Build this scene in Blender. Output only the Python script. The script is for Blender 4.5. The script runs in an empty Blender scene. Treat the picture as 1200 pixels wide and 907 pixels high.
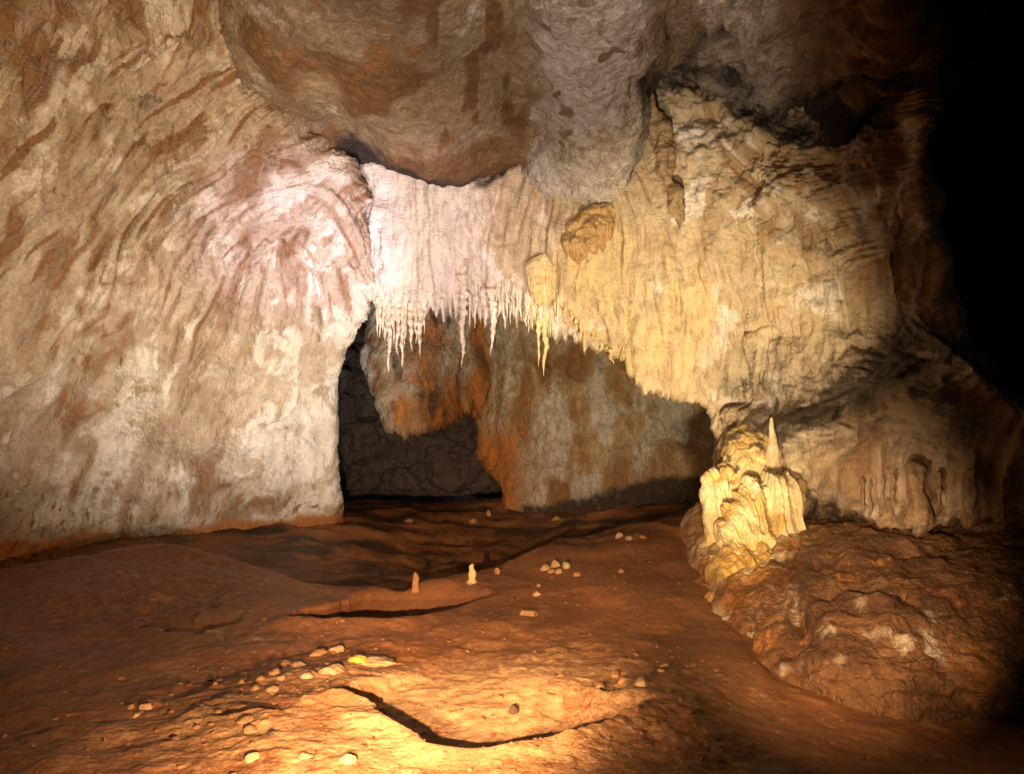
import bpy, math, random
import numpy as np
random.seed(7)
S = bpy.context.scene
COL = S.collection
K, CX, CY = 857.0, 600.0, 453.5
EYE = np.array([0.0, 0.0, 1.7])
PITCH = math.atan(46.5 / K)
cp, sp = math.cos(PITCH), math.sin(PITCH)

# ------------------------------------------------------------------ geometry helpers
def ray(px, py):
    px = np.asarray(px, float); py = np.asarray(py, float)
    a = px - CX; b = CY - py
    return np.stack([a, K * cp - b * sp, K * sp + b * cp], -1)
def at(px, py, Y):
    d = ray(px, py)
    return EYE + d * (np.asarray(Y, float) / d[..., 1])[..., None]
def project(P):
    q = P - EYE
    f = q[..., 1] * cp + q[..., 2] * sp
    u = -q[..., 1] * sp + q[..., 2] * cp
    f = np.maximum(f, 1e-3)
    return CX + K * q[..., 0] / f, CY - K * u / f
def sstep(a, b, x):
    t = np.clip((x - a) / (b - a), 0, 1)
    return t * t * (3 - 2 * t)

_G = np.array([[1,1,0],[-1,1,0],[1,-1,0],[-1,-1,0],[1,0,1],[-1,0,1],[1,0,-1],[-1,0,-1],
               [0,1,1],[0,-1,1],[0,1,-1],[0,-1,-1],[1,1,0],[-1,1,0],[0,-1,1],[0,-1,-1]], np.float32)
_PERM = np.random.RandomState(3).permutation(256).astype(np.int32)
_PERM = np.concatenate([_PERM, _PERM, _PERM])
from concurrent.futures import ThreadPoolExecutor
_POOL = ThreadPoolExecutor(4)
_GX, _GY, _GZ = [np.ascontiguousarray(_G[:, k]) for k in range(3)]
def _noise(p):
    fl = np.floor(p); f = p - fl; i = fl.astype(np.int32) & 255
    w = f * f * f * (f * (f * 6 - 15) + 10)
    x, y, z = [np.ascontiguousarray(f[:, k]) for k in range(3)]
    wx, wy, wz = [np.ascontiguousarray(w[:, k]) for k in range(3)]
    ix, iy, iz = [np.ascontiguousarray(i[:, k]) for k in range(3)]
    iy1 = (iy + 1) & 255; iz1 = (iz + 1) & 255
    res = []
    for dx in (0, 1):
        hx = np.take(_PERM, ix + dx)
        ry = []
        for dy in (0, 1):
            hy = np.take(_PERM, hx + (iy1 if dy else iy))
            rz = []
            for dz in (0, 1):
                h = np.take(_PERM, hy + (iz1 if dz else iz)) & 15
                rz.append(np.take(_GX, h) * (x - dx) + np.take(_GY, h) * (y - dy) + np.take(_GZ, h) * (z - dz))
            ry.append(rz[0] + wz * (rz[1] - rz[0]))
        res.append(ry[0] + wy * (ry[1] - ry[0]))
    return res[0] + wx * (res[1] - res[0])
def noise(p):
    p = np.asarray(p, np.float32)
    if len(p) < 20000: return _noise(p)
    return np.concatenate(list(_POOL.map(_noise, np.array_split(p, max(4, len(p) // 16000)))))
def fbm(p, freq, octs=4, gain=0.5, lac=2.03):
    s, a, o = 0, 1.0, 0
    p = np.asarray(p, np.float32) * freq
    for k in range(octs):
        s = s + a * noise(p + 17.3 * k); p = p * lac; a *= gain
    return s
def ridge(p, freq, octs=3, gain=0.5):
    s, a = 0, 1.0
    p = np.asarray(p, np.float32) * freq
    for k in range(octs):
        s = s + a * (1 - 2 * np.abs(noise(p + 9.1 * k))); p = p * 2.07; a *= gain
    return s
def v3(a, b, c=None):
    return np.stack([a, b, np.zeros_like(a) if c is None else c], -1)
def polydist(px, py, pts, margin=130):
    A = np.array(pts, float)[:, :2]; lo = A.min(0) - margin; hi = A.max(0) + margin
    m = np.flatnonzero((px > lo[0]) & (px < hi[0]) & (py > lo[1]) & (py < hi[1]))
    D = np.full(px.shape, 1e4, np.float32); s_ = np.ones(px.shape, np.float32); f_ = np.zeros(px.shape, np.float32)
    if len(m):
        D[m], s_[m], f_[m] = _polydist(px[m].astype(np.float32), py[m].astype(np.float32), pts)
    return D, s_, f_
def _polydist(px, py, pts):
    """distance to a polyline, signed side (positive = below / right hand of travel), fraction along it"""
    best = np.full(px.shape, 1e9); side = np.zeros(px.shape); frac = np.zeros(px.shape)
    n = len(pts) - 1
    L = np.array([math.hypot(pts[k+1][0]-pts[k][0], pts[k+1][1]-pts[k][1]) for k in range(n)])
    cum = np.concatenate([[0], np.cumsum(L)]); tot = cum[-1]
    for k in range(n):
        (x0, y0), (x1, y1) = pts[k][:2], pts[k+1][:2]
        dx, dy = x1 - x0, y1 - y0
        t = np.clip(((px - x0) * dx + (py - y0) * dy) / (L[k] ** 2), 0, 1)
        qx, qy = px - (x0 + t * dx), py - (y0 + t * dy)
        d = np.hypot(qx, qy); m = d < best
        best = np.where(m, d, best)
        side = np.where(m, np.sign(dx * qy - dy * qx), side)
        frac = np.where(m, (cum[k] + t * L[k]) / tot, frac)
    return best, side, frac
def smooth_poly(pts, n=4):
    P = np.array(pts, float); out = []
    for k in range(len(P) - 1):
        p0, p1, p2, p3 = P[max(k-1, 0)], P[k], P[k+1], P[min(k+2, len(P)-1)]
        for j in range(n):
            t = j / n
            out.append(0.5 * ((2*p1) + (-p0+p2)*t + (2*p0-5*p1+4*p2-p3)*t*t + (-p0+3*p1-3*p2+p3)*t**3))
    out.append(P[-1]); return [tuple(q) for q in out]
def cr1(ctrl, t):
    n = ctrl.shape[0]
    i = np.clip(np.floor(t).astype(int), 0, n - 2); f = (t - i)
    g = lambda k: ctrl[np.clip(k, 0, n - 1)]
    f = f.reshape((-1,) + (1,) * (ctrl.ndim - 1))
    p0, p1, p2, p3 = g(i-1), g(i), g(i+1), g(i+2)
    return 0.5 * ((2*p1) + (-p0+p2)*f + (2*p0-5*p1+4*p2-p3)*f*f + (-p0+3*p1-3*p2+p3)*f**3)
def loft(ctrl, nv, nu):
    """ctrl [R][C] of (px, py, Y): a smooth surface through the points; returns an nv x nu x 3 grid"""
    c = np.array(ctrl, float)
    W = at(c[..., 0], c[..., 1], c[..., 2])
    def params(A, n):
        d = np.linalg.norm(np.diff(A, axis=0), axis=-1).mean(axis=1)
        cum = np.concatenate([[0], np.cumsum(d)])
        return np.interp(np.linspace(0, cum[-1], n), cum, np.arange(len(cum)))
    tv = params(W, nv); tu = params(W.transpose(1, 0, 2), nu)
    A = cr1(W, tv)
    return cr1(A.transpose(1, 0, 2), tu).transpose(1, 0, 2)
def grid_normals(G, outward=None):
    du = np.gradient(G, axis=1); dv = np.gradient(G, axis=0)
    n = np.cross(du, dv); n /= np.maximum(np.linalg.norm(n, axis=-1, keepdims=True), 1e-9)
    ref = EYE if outward is None else outward
    if np.sum(n * (ref - G)) < 0: n = -n
    return n

def blur(a, r):
    for ax in (0, 1):
        for _ in range(2):
            c = np.cumsum(np.concatenate([np.repeat(np.take(a, [0], ax), r + 1, ax), a, np.repeat(np.take(a, [-1], ax), r, ax)], ax), axis=ax)
            n_ = a.shape[ax]
            a = (np.take(c, np.arange(2 * r + 1, 2 * r + 1 + n_), ax) - np.take(c, np.arange(0, n_), ax)) / (2 * r + 1)
    return a
class Flow:
    """streak textures that follow a flow field over a wall (line integral convolution of noise), in wall coordinates"""
    def __init__(self, x0, x1, y0, y1, arrows, sig, jitter=.25, seed=1):
        self.x0, self.y0 = x0, y0; self.w, self.h = int(x1 - x0), int(y1 - y0); self.rs = np.random.RandomState(seed)
        X, Y = np.meshgrid(np.arange(x0, x1, 8.0), np.arange(y0, y1, 8.0))
        C2 = np.zeros_like(X); S2 = np.zeros_like(X)
        for ax, ay, dx, dy in arrows:
            th = 2 * math.atan2(dy, dx); w = 1 / (((X - ax) ** 2 + (Y - ay) ** 2) / sig ** 2 + .05) ** 1.5
            C2 += w * math.cos(th); S2 += w * math.sin(th)
        jt = blur(self.rs.normal(size=X.shape), 3); jt = jt / jt.std() * jitter
        th = .5 * np.arctan2(S2, C2) + jt
        th = np.where(np.sin(th) < 0, th + math.pi, th)
        yi = np.minimum(np.arange(self.h) // 8, X.shape[0] - 1); xi = np.minimum(np.arange(self.w) // 8, X.shape[1] - 1)
        self.dx = blur(np.cos(th)[np.ix_(yi, xi)], 6).astype(np.float32); self.dy = blur(np.sin(th)[np.ix_(yi, xi)], 6).astype(np.float32)
    def lic(self, r, n, step=1.6):
        T = self.rs.normal(size=(self.h, self.w)).astype(np.float32)
        if r: T = blur(T, r).astype(np.float32)
        gy, gx = np.mgrid[0:self.h, 0:self.w].astype(np.float32)
        acc = T.copy()
        for sg in (1, -1):
            X, Y = gx.copy(), gy.copy()
            for k in range(n):
                i = np.clip(Y, 0, self.h - 1).astype(np.int32); j = np.clip(X, 0, self.w - 1).astype(np.int32)
                X += sg * step * self.dx[i, j]; Y += sg * step * self.dy[i, j]
                acc += T[np.clip(Y, 0, self.h - 1).astype(np.int32), np.clip(X, 0, self.w - 1).astype(np.int32)] * (1 - k / n)
        acc -= blur(acc, 60); return acc / acc.std()
    def sample(self, img, px, py):
        x = np.clip(px - self.x0, 0, self.w - 1.01); y = np.clip(py - self.y0, 0, self.h - 1.01)
        i = y.astype(int); j = x.astype(int); fy = y - i; fx = x - j
        return img[i, j] * (1-fy) * (1-fx) + img[i+1, j] * fy * (1-fx) + img[i, j+1] * (1-fy) * fx + img[i+1, j+1] * fy * fx

import time as _t; _T0 = _t.time()
def tick(m): pass
# ------------------------------------------------------------------ object helpers
def tag(o, label=None, cat=None, group=None, kind=None):
    if label: o['label'] = label
    if cat: o['category'] = cat
    if group: o['group'] = group
    if kind: o['kind'] = kind
    return o
def mesh_obj(name, V, F, mat, mask=None, parent=None, smooth=True):
    me = bpy.data.meshes.new(name)
    V = np.asarray(V, np.float32).reshape(-1, 3)
    F = np.asarray(F, np.int32)
    k = F.shape[1]
    me.vertices.add(len(V)); me.vertices.foreach_set('co', V.ravel())
    me.loops.add(F.size); me.loops.foreach_set('vertex_index', F.ravel())
    me.polygons.add(len(F))
    me.polygons.foreach_set('loop_start', np.arange(0, F.size, k, dtype=np.int32))
    me.polygons.foreach_set('loop_total', np.full(len(F), k, np.int32))
    me.polygons.foreach_set('use_smooth', np.full(len(F), smooth, bool))
    if mask is not None:
        at_ = me.attributes.new('mask', 'FLOAT_COLOR', 'POINT')
        at_.data.foreach_set('color', np.asarray(mask, np.float32).ravel())
    me.update(calc_edges=True); me.validate()
    me.materials.append(mat)
    o = bpy.data.objects.new(name, me); COL.objects.link(o)
    if parent: o.parent = parent
    return o
def grid_faces(nv, nu, wrap=False):
    i = np.arange(nv * nu).reshape(nv, nu)
    if wrap:
        i = np.concatenate([i, i[:, :1]], 1)
    return np.stack([i[:-1, :-1], i[:-1, 1:], i[1:, 1:], i[1:, :-1]], -1).reshape(-1, 4)
def masks(n, stain_shade=0, pale=0, soot_shade=0, rust=0):  # brown and dark masks hold mineral stain and painted shade
    m = np.zeros((n, 4), np.float32)
    for k, a in enumerate((stain_shade, pale, soot_shade, rust)): m[:, k] = np.clip(a, 0, 1)
    return m

# ------------------------------------------------------------------ materials
def rock_mat(name, base, brown, white, soot_shade, rust, rough=0.75, spec=0.3, bump=0.5, scale=1.0, mott=0.35, attr=True, grain=1.0, aniso=1.0):
    m = bpy.data.materials.new(name); m.use_nodes = True
    nt = m.node_tree; N = nt.nodes; L = nt.links
    b = N['Principled BSDF']
    tc = N.new('ShaderNodeTexCoord')
    mp = N.new('ShaderNodeMapping'); mp.inputs['Scale'].default_value = (1, 1, aniso); L.new(tc.outputs['Object'], mp.inputs['Vector'])
    def noise_n(s, det, dist=0.0, ro=0.6, vec=None):
        n = N.new('ShaderNodeTexNoise'); n.inputs['Scale'].default_value = s * scale
        n.inputs['Detail'].default_value = det; n.inputs['Distortion'].default_value = dist
        n.inputs['Roughness'].default_value = ro
        L.new(vec or tc.outputs['Object'], n.inputs['Vector']); return n.outputs['Fac']
    def math_n(op, a, c, clamp=False):
        n = N.new('ShaderNodeMath'); n.operation = op; n.use_clamp = clamp
        for k, q in enumerate((a, c)):
            if isinstance(q, (int, float)): n.inputs[k].default_value = q
            else: L.new(q, n.inputs[k])
        return n.outputs[0]
    def mix(f, a, c, mode='MIX'):
        n = N.new('ShaderNodeMix'); n.data_type = 'RGBA'; n.blend_type = mode; n.clamp_factor = True
        for idx, q in ((0, f), (6, a), (7, c)):
            if isinstance(q, (int, float)): n.inputs[idx].default_value = q
            elif isinstance(q, tuple): n.inputs[idx].default_value = (*q, 1)
            else: L.new(q, n.inputs[idx])
        return n.outputs[2]
    def remap(v, a, c, lo=0.0, hi=1.0):
        n = N.new('ShaderNodeMapRange'); n.clamp = True
        L.new(v, n.inputs[0])
        for k, q in enumerate((a, c, lo, hi)): n.inputs[k + 1].default_value = q
        return n.outputs[0]
    n1 = noise_n(2.2, 3, 0.3); n2 = noise_n(9, 4, 0.5, .65, mp.outputs[0]); n3 = noise_n(42, 2, 0, .7)
    col = mix(remap(n1, .38, .62), base, tuple(.55 * q + .45 * w for q, w in zip(base, brown)))
    if attr:
        a = N.new('ShaderNodeAttribute'); a.attribute_name = 'mask'
        sx = N.new('ShaderNodeSeparateColor'); L.new(a.outputs['Color'], sx.inputs[0])
        jit = math_n('ADD', math_n('SUBTRACT', n2, .5), math_n('MULTIPLY', math_n('SUBTRACT', n3, .5), .5))
        def edge(v, k=0.9):
            w = math_n('ADD', v, math_n('MULTIPLY', jit, 1.3))
            return math_n('MULTIPLY', remap(w, .25, .75), remap(v, 0.0, .15))
        col = mix(edge(sx.outputs[1]), col, white)
        col = mix(edge(sx.outputs[0]), col, brown)
        col = mix(edge(a.outputs['Alpha']), col, rust)
        col = mix(edge(sx.outputs[2]), col, soot_shade)
    lo = 1 - mott; hi = 1 + mott * .8
    v = math_n('MULTIPLY', remap(n2, .3, .7, lo, hi), remap(n3, .3, .7, 1 - mott * .5, 1 + mott * .4))
    hsv = N.new('ShaderNodeHueSaturation'); L.new(col, hsv.inputs['Color']); L.new(v, hsv.inputs['Value'])
    L.new(hsv.outputs[0], b.inputs['Base Color'])
    L.new(remap(n2, .3, .7, min(1, rough + .12), max(.1, rough - .22)), b.inputs['Roughness'])
    b.inputs['Specular IOR Level'].default_value = spec
    vo = N.new('ShaderNodeTexVoronoi'); vo.inputs['Scale'].default_value = 26 * scale
    L.new(tc.outputs['Object'], vo.inputs['Vector'])
    n4 = noise_n(13, 5, 0.4, .7, mp.outputs[0])
    h = math_n('ADD', math_n('MULTIPLY', n4, 1.0), math_n('MULTIPLY', vo.outputs['Distance'], .25 * grain))
    h = math_n('ADD', h, math_n('MULTIPLY', noise_n(80, 1, 0, .7), .22 * grain))
    bp = N.new('ShaderNodeBump'); bp.inputs['Strength'].default_value = bump; bp.inputs['Distance'].default_value = .085 / scale
    L.new(h, bp.inputs['Height']); L.new(bp.outputs[0], b.inputs['Normal'])
    return m

M_left = rock_mat('flowstone_wall_rock', (.49,.39,.28), (.22,.11,.045), (.60,.52,.42), (.055,.042,.032), (.34,.13,.03), rough=.62, spec=.35, bump=.6, mott=.28, aniso=.5)
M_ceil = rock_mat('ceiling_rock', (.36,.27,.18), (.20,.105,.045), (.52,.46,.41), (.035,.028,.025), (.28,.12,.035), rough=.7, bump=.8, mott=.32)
M_curt = rock_mat('curtain_rock', (.52,.41,.27), (.30,.17,.08), (.64,.56,.49), (.06,.045,.034), (.56,.42,.22), rough=.6, bump=.5, mott=.26, aniso=.4, grain=.5)
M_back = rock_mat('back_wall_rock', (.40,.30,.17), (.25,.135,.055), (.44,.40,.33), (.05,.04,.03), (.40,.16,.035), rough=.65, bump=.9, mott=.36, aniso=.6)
M_dark = rock_mat('passage_rock', (.20,.18,.17), (.12,.09,.07), (.3,.28,.27), (.04,.04,.04), (.15,.09,.05), rough=.8, bump=.8, mott=.4, attr=False)
M_floor = rock_mat('floor_clay', (.35,.16,.065), (.20,.085,.033), (.55,.34,.16), (.04,.024,.014), (.38,.16,.05), rough=.66, spec=.3, bump=.26, scale=1.5, mott=.34, grain=1.6)
M_mound = rock_mat('mound_rock', (.27,.14,.06), (.14,.066,.026), (.60,.50,.36), (.045,.03,.02), (.38,.17,.045), rough=.5, spec=.5, bump=.8, scale=1.4, mott=.4)
M_colm = rock_mat('column_calcite', (.62,.48,.23), (.40,.24,.09), (.70,.59,.36), (.06,.05,.04), (.54,.34,.11), rough=.42, spec=.5, bump=.6, scale=1.4, mott=.3, aniso=.35)
M_stal = rock_mat('stalactite_calcite', (.70,.62,.50), (.50,.36,.2), (.82,.77,.7), (.1,.08,.06), (.6,.4,.14), rough=.5, spec=.4, bump=.4, scale=2.2, mott=.25, attr=False)
M_staly = rock_mat('yellow_calcite', (.66,.52,.26), (.50,.32,.1), (.8,.72,.5), (.1,.08,.06), (.6,.4,.12), rough=.45, spec=.4, bump=.4, scale=2.2, mott=.25, attr=False)
M_stalo = rock_mat('orange_calcite', (.42,.24,.10), (.3,.14,.05), (.5,.4,.25), (.1,.08,.06), (.4,.2,.05), rough=.5, bump=.4, scale=2.2, mott=.25, attr=False)
M_stalb = rock_mat('brown_calcite', (.36,.24,.13), (.22,.12,.055), (.5,.4,.3), (.1,.08,.06), (.4,.2,.05), rough=.45, spec=.5, bump=.5, scale=2.2, mott=.3, attr=False)
M_ochre = rock_mat('ochre_calcite', (.50,.33,.15), (.36,.20,.08), (.5,.4,.25), (.1,.08,.06), (.4,.2,.05), rough=.5, bump=.6, scale=2, mott=.3, attr=False, aniso=.3)
M_colm2 = rock_mat('spire_calcite', (.46,.35,.21), (.40,.26,.12), (.5,.4,.25), (.1,.08,.06), (.4,.2,.05), rough=.5, bump=.7, scale=2, mott=.35, attr=False, aniso=.4)
M_grit = rock_mat('grit', (.30,.15,.065), (.22,.10,.04), (.5,.4,.3), (.1,.08,.06), (.4,.2,.05), rough=.75, bump=.3, scale=3, mott=.35, attr=False)
M_stone = rock_mat('sandstone', (.38,.22,.10), (.26,.13,.05), (.5,.4,.3), (.1,.08,.06), (.4,.2,.05), rough=.7, bump=.5, scale=3, mott=.3, attr=False)
M_pale = rock_mat('pale_stone', (.44,.30,.16), (.38,.24,.12), (.7,.6,.5), (.1,.08,.06), (.4,.2,.05), rough=.5, spec=.4, bump=.4, scale=3, mott=.25, attr=False)
M_green = rock_mat('greenish_stone', (.50,.48,.22), (.35,.30,.12), (.7,.6,.5), (.1,.08,.06), (.4,.2,.05), rough=.4, spec=.5, bump=.3, scale=3, mott=.25, attr=False)
M_yell = rock_mat('yellow_stone', (.72,.46,.07), (.60,.34,.06), (.7,.6,.5), (.1,.08,.06), (.4,.2,.05), rough=.5, spec=.4, bump=.2, scale=3, mott=.15, attr=False)
M_darkst = rock_mat('dark_stone', (.12,.075,.045), (.07,.04,.02), (.7,.6,.5), (.1,.08,.06), (.4,.2,.05), rough=.7, bump=.6, scale=3, mott=.3, attr=False)

# ------------------------------------------------------------------ left wall of flowstone
ROWY = [700, 625, 540, 450, 350, 260, 180, 100, 20, -60, -160]
EDGE = [388, 388, 391, 389, 432, 429, 388, 306, 276, 262, 250]
FR = [0, .25, .43, .58, .72, .85, .95, 1]
LY = [[6.5,8.6,9.9,10.6,11.1,11.5,11.8,12.0],[6.5,8.6,9.9,10.6,11.1,11.5,11.8,12.0],[6.4,8.5,9.75,10.4,10.9,11.3,11.6,11.8],
      [6.2,8.2,9.3,9.9,10.4,10.8,11.1,11.35],[5.9,7.8,8.9,9.4,9.8,10.05,10.2,10.35],[5.6,7.3,8.4,8.9,9.2,9.45,9.65,9.85],
      [5.3,6.8,7.8,8.3,8.6,8.9,9.2,9.5],[5.0,6.2,7.0,7.5,7.8,8.1,8.4,8.8],[4.6,5.5,6.2,6.6,6.9,7.1,7.3,7.7],
      [4.2,4.9,5.4,5.7,5.9,6.1,6.3,6.6],[3.8,4.3,4.7,4.9,5.1,5.3,5.5,5.7]]
ctrl = []
for y, e, ys in zip(ROWY, EDGE, LY):
    r = [(-220 + f * (e + 220), y, Y) for f, Y in zip(FR, ys)]
    r += [(e - 3, y, ys[-1] + .5), (e - 25, y, ys[-1] + 1.6), (e - 70, y, ys[-1] + 3.2)]
    ctrl.append(r)
nv, nu = 760, 560
G = loft(ctrl, nv, nu); Nn = grid_normals(G)
P = G.reshape(-1, 3); n = Nn.reshape(-1, 3)
px, py = project(P)
a, b_ = px * .0117, py * .0117
# flow direction: steep down-left; swirls round the hollow near the crack
sw = fbm(P, .45, 3)
sw2 = fbm(P + 31, 1.3, 3)
u = .90 * a + .44 * b_ + .42 * sw + .13 * sw2; v = -.44 * a + .90 * b_
FL = Flow(-250, 450, -200, 720, [(40,60,-.5,1),(100,30,-.6,.8),(150,100,-.8,.6),(230,60,-.7,.7),(60,200,-.7,.7),(150,200,-.6,.8),(250,150,-.85,.5),(300,110,-.9,.3),
    (330,195,1,.05),(400,225,.6,.8),(433,290,.15,1),(270,215,-.8,.6),(225,265,-.55,.9),(340,255,1,.1),(385,285,.6,.8),(295,290,-.6,.8),(345,305,.1,1),(375,335,0,1),(260,335,-.4,1),(220,430,-.38,1),
    (150,400,-.3,1),(60,380,-.5,1),(20,440,-.8,.7),(100,540,-.3,1),(300,450,-.3,1),(350,420,-.35,1),(370,550,-.3,1),(200,580,-.1,1),(-100,300,-.6,.8),(270,10,-.3,1),(-100,600,-.4,1)], 60, .22, 11)
lf = FL.sample(FL.lic(0, 16), px, py); lm = FL.sample(FL.lic(2, 34), px, py); lc = FL.sample(FL.lic(5, 55), px, py)
tick('lic')
d = .20 * fbm(P, .5, 3)
mf = sstep(-.4, .35, fbm(P + 23, .8, 3))
upf = sstep(470, 300, py)
arch = 1 - .85 * np.exp(-(((px - 345) / 75) ** 2 + ((py - 250) / 80) ** 2))
d += .015 * lf * (.35 + .65 * upf) * (.5 + .5 * arch) + 0.020 * lm * (.30 + .70 * upf) * (.3 + .7 * mf) * (.6 + .4 * arch) + .036 * arch * lc * (.5 + .5 * upf) * (.45 + .55 * sstep(.0, .5, np.abs(fbm(P + 83, .9, 3)) * 2))
d += .035 * ridge(v3(u * 1.4, v * .4, sw), 1, 2) * sstep(-.35, .3, fbm(P + 23, .6, 3))
rd = ridge(v3(u * 4.2, v * .7, .5 * sw2), 1, 2)
d += .012 * rd * sstep(-.25, .25, fbm(P + 5, .8, 2))
d += .012 * fbm(v3(u * 9, v * 2.2), 1, 3)
upw = sstep(430, 300, py)
sawp = v * 1.5 + 1.1 * fbm(v3(u * 1.6, v * .5, sw), 1, 3) + .35 * ridge(v3(u * 5, v * .8), 1, 2)
saw = sawp - np.floor(sawp); saw = np.where(saw < .88, saw / .88, (1 - saw) / .12)
d += .035 * saw * upw * sstep(-.1, .3, fbm(P + 29, .8, 3))
d += .010 * ridge(v3(u * 8, v * 1.1, sw), 1, 3) * (.25 + .75 * upw)
d += .02 * fbm(P, 3.5, 5) + .012 * ridge(P, 7, 3)
stain_shade = 0.0; rust = 0.0; soot_shade = 0.0; pale = 0.0
LIPS = [  # overhanging lips with brown fringes under them: points, height px, depth
    ([(85,105),(105,85),(130,66),(160,50),(172,40),(185,34),(205,36),(222,46),(240,50),(258,35),(268,15),(270,-10)], 34, .14),
    ([(0,165),(35,100),(60,40),(75,-10)], 40, .12),
    ([(150,170),(185,172),(215,160),(245,140),(280,125),(310,115)], 22, .12),
    ([(210,255),(235,258),(262,262),(280,255)], 20, .10),
    ([(285,325),(300,300),(330,290),(360,302),(372,320),(400,318),(430,322)], 18, .11),
    ([(300,270),(320,250),(345,248),(375,262),(395,290)], 16, .09),
    ([(240,185),(280,175),(320,185),(360,200),(400,230),(428,262)], 18, .10),
    ([(60,225),(85,180),(120,130),(140,120)], 26, .09),
    ([(120,325),(140,322),(160,330)], 12, .05), ([(120,385),(138,388),(152,378)], 12, .05),
]
for pts, hh, amp in LIPS:
    fine = fbm(v3(u * 7, v * .2), 1, 2)
    D, sd, fr = polydist(px + 14 * sw2, py + 10 * sw + 9 * fine, smooth_poly(pts))
    f = (.35 + .9 * sstep(-.3, .3, sw2 + fine)) * sstep(0, .08, fr) * sstep(1, .92, fr)
    t = np.where(sd < 0, -D, D); wg = 1 / (1 + np.exp(-np.clip(t / 1.8, -20, 20)))
    d += amp * f * ((1 - wg) * np.exp(-D / (hh * 1.3)) * .8 - wg * .6 * np.exp(-D / (hh * .9)))
    stain_shade = np.maximum(stain_shade, .95 * f * np.where(sd > 0, np.exp(-D / hh) * (.5 + 1.1 * noise(v3(u * 9, v * .8))), np.exp(-D / 4)))
CHAN = [  # runnels: points, width px, depth (+ out, - in), stain
    ([(283,285),(262,330),(240,385),(222,430),(205,475),(195,505)], 7, -.09, .95),
    ([(298,285),(275,345),(255,395),(232,440),(215,480),(208,510)], 8, .07, .5),
    ([(62,310),(55,350),(45,385),(20,410),(-10,440)], 9, -.10, .8),
    ([(105,300),(98,345),(85,370),(70,395),(45,430)], 9, -.07, .6),
    ([(92,390),(85,425),(75,465),(60,490),(40,520)], 8, -.10, .8),
    ([(112,495),(105,545),(88,580),(72,610)], 11, .06, .75),
    ([(270,470),(262,490),(250,530),(240,580)], 9, -.05, .5),
    ([(345,430),(352,465),(340,500),(320,540),(300,580)], 9, -.05, .45),
    ([(300,560),(260,580),(230,600),(200,622)], 10, -.06, .3),
    ([(150,230),(140,270),(110,300),(80,330)], 10, -.07, .5),
    ([(190,130),(180,165),(150,210),(120,250)], 12, -.05, .5),
    ([(150,65),(100,125),(70,180),(0,230)], 12, -.07, .7),
    ([(395,205),(415,235),(432,265),(436,300)], 7, -.12, .6),
    ([(275,-10),(282,50),(300,95)], 8, -.15, .7),
    ([(60,560),(100,530),(150,520),(200,540),(260,525),(300,500)], 16, -.09, .1),
    ([(20,498),(60,495),(100,505)], 12, -.06, .3),
]
for pts, w, amp, st in CHAN:
    D, sd, fr = polydist(px + 8 * sw2, py + 5 * sw, smooth_poly(pts))
    f = sstep(0, .25, fr) * sstep(1, .6, fr)
    d += amp * .8 * f * np.exp(-(D / w) ** 2)
    stain_shade = np.maximum(stain_shade, st * 1.0 * f * np.exp(-(D / (w * .7)) ** 2) * (.85 + .8 * fbm(v3(u * 6, v * 1.5), 1, 2)))
# stains: brown above and left, cream below, white patches near the corner
br = fbm(v3(u * 1.6, v * .75, sw), 1, 5) + .30 * fbm(v3(u * 7, v * 1.1), 1, 3)
up = sstep(430, 150, py) * .62 + sstep(200, -60, px) * .25
stain_shade = np.maximum(stain_shade * .75, sstep(.10 - .5 * up, .95 - .5 * up, br + .10) * .72)
stain_shade = np.maximum(stain_shade, arch * (.40 + .35 * upw) * sstep(.6, 1.9, -lc + .5 * br + .5 * sw2))
stain_shade = np.maximum(stain_shade, (.4 + .6 * arch) * (.35 + .45 * upw) * sstep(.7, 1.8, -lm + .6 * br))
stain_shade = np.maximum(stain_shade, .6 * (.3 + .7 * upw) * sstep(.16, .4, fbm(v3(u * 10, v * .7, sw), 1, 3)) * sstep(-.2, .3, fbm(P + 61, .7, 2)))
wh = .14 * lc + fbm(v3(u * 1.1, v * .55, sw2), 1.2, 4) + .4 * fbm(P + 9, 3, 3)
pale = .85 * sstep(.0, .7, wh + .30 * sstep(180, 390, px) * sstep(280, 420, py) + .25 * sstep(130, 40, py) * sstep(40, 90, px) * sstep(240, 160, px))
pale = np.maximum(pale, .8 * sstep(310, 380, px) * sstep(380, 460, py) * sstep(.3, -.1, br))
stain_shade = stain_shade * (1 - .55 * sstep(330, 385, px) * sstep(400, 470, py))
spots = fbm(v3(u * 13, v * 4.5), 1, 3)
stain_shade = np.maximum(stain_shade, sstep(.28, .55, spots) * sstep(530, 580, py) * .7)
foot = py - np.interp(px, [-200, 0, 150, 300, 388], [690, 637, 630, 618, 606])
rust = np.maximum(rust, sstep(-16, 4, foot + 8 * sw2))
soot_shade = sstep(.35, .8, fbm(P + 77, .9, 4)) * sstep(500, 200, py) * .5
P2 = P + n * d[:, None]
o = mesh_obj('cave_wall', P2, grid_faces(nv, nu), M_left, masks(len(P), stain_shade, pale, soot_shade, rust))
tag(o, 'huge pale flowstone wall with brown running streaks on the left side of the cave', 'cave wall', kind='structure')

tick('right wall, ')
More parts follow.
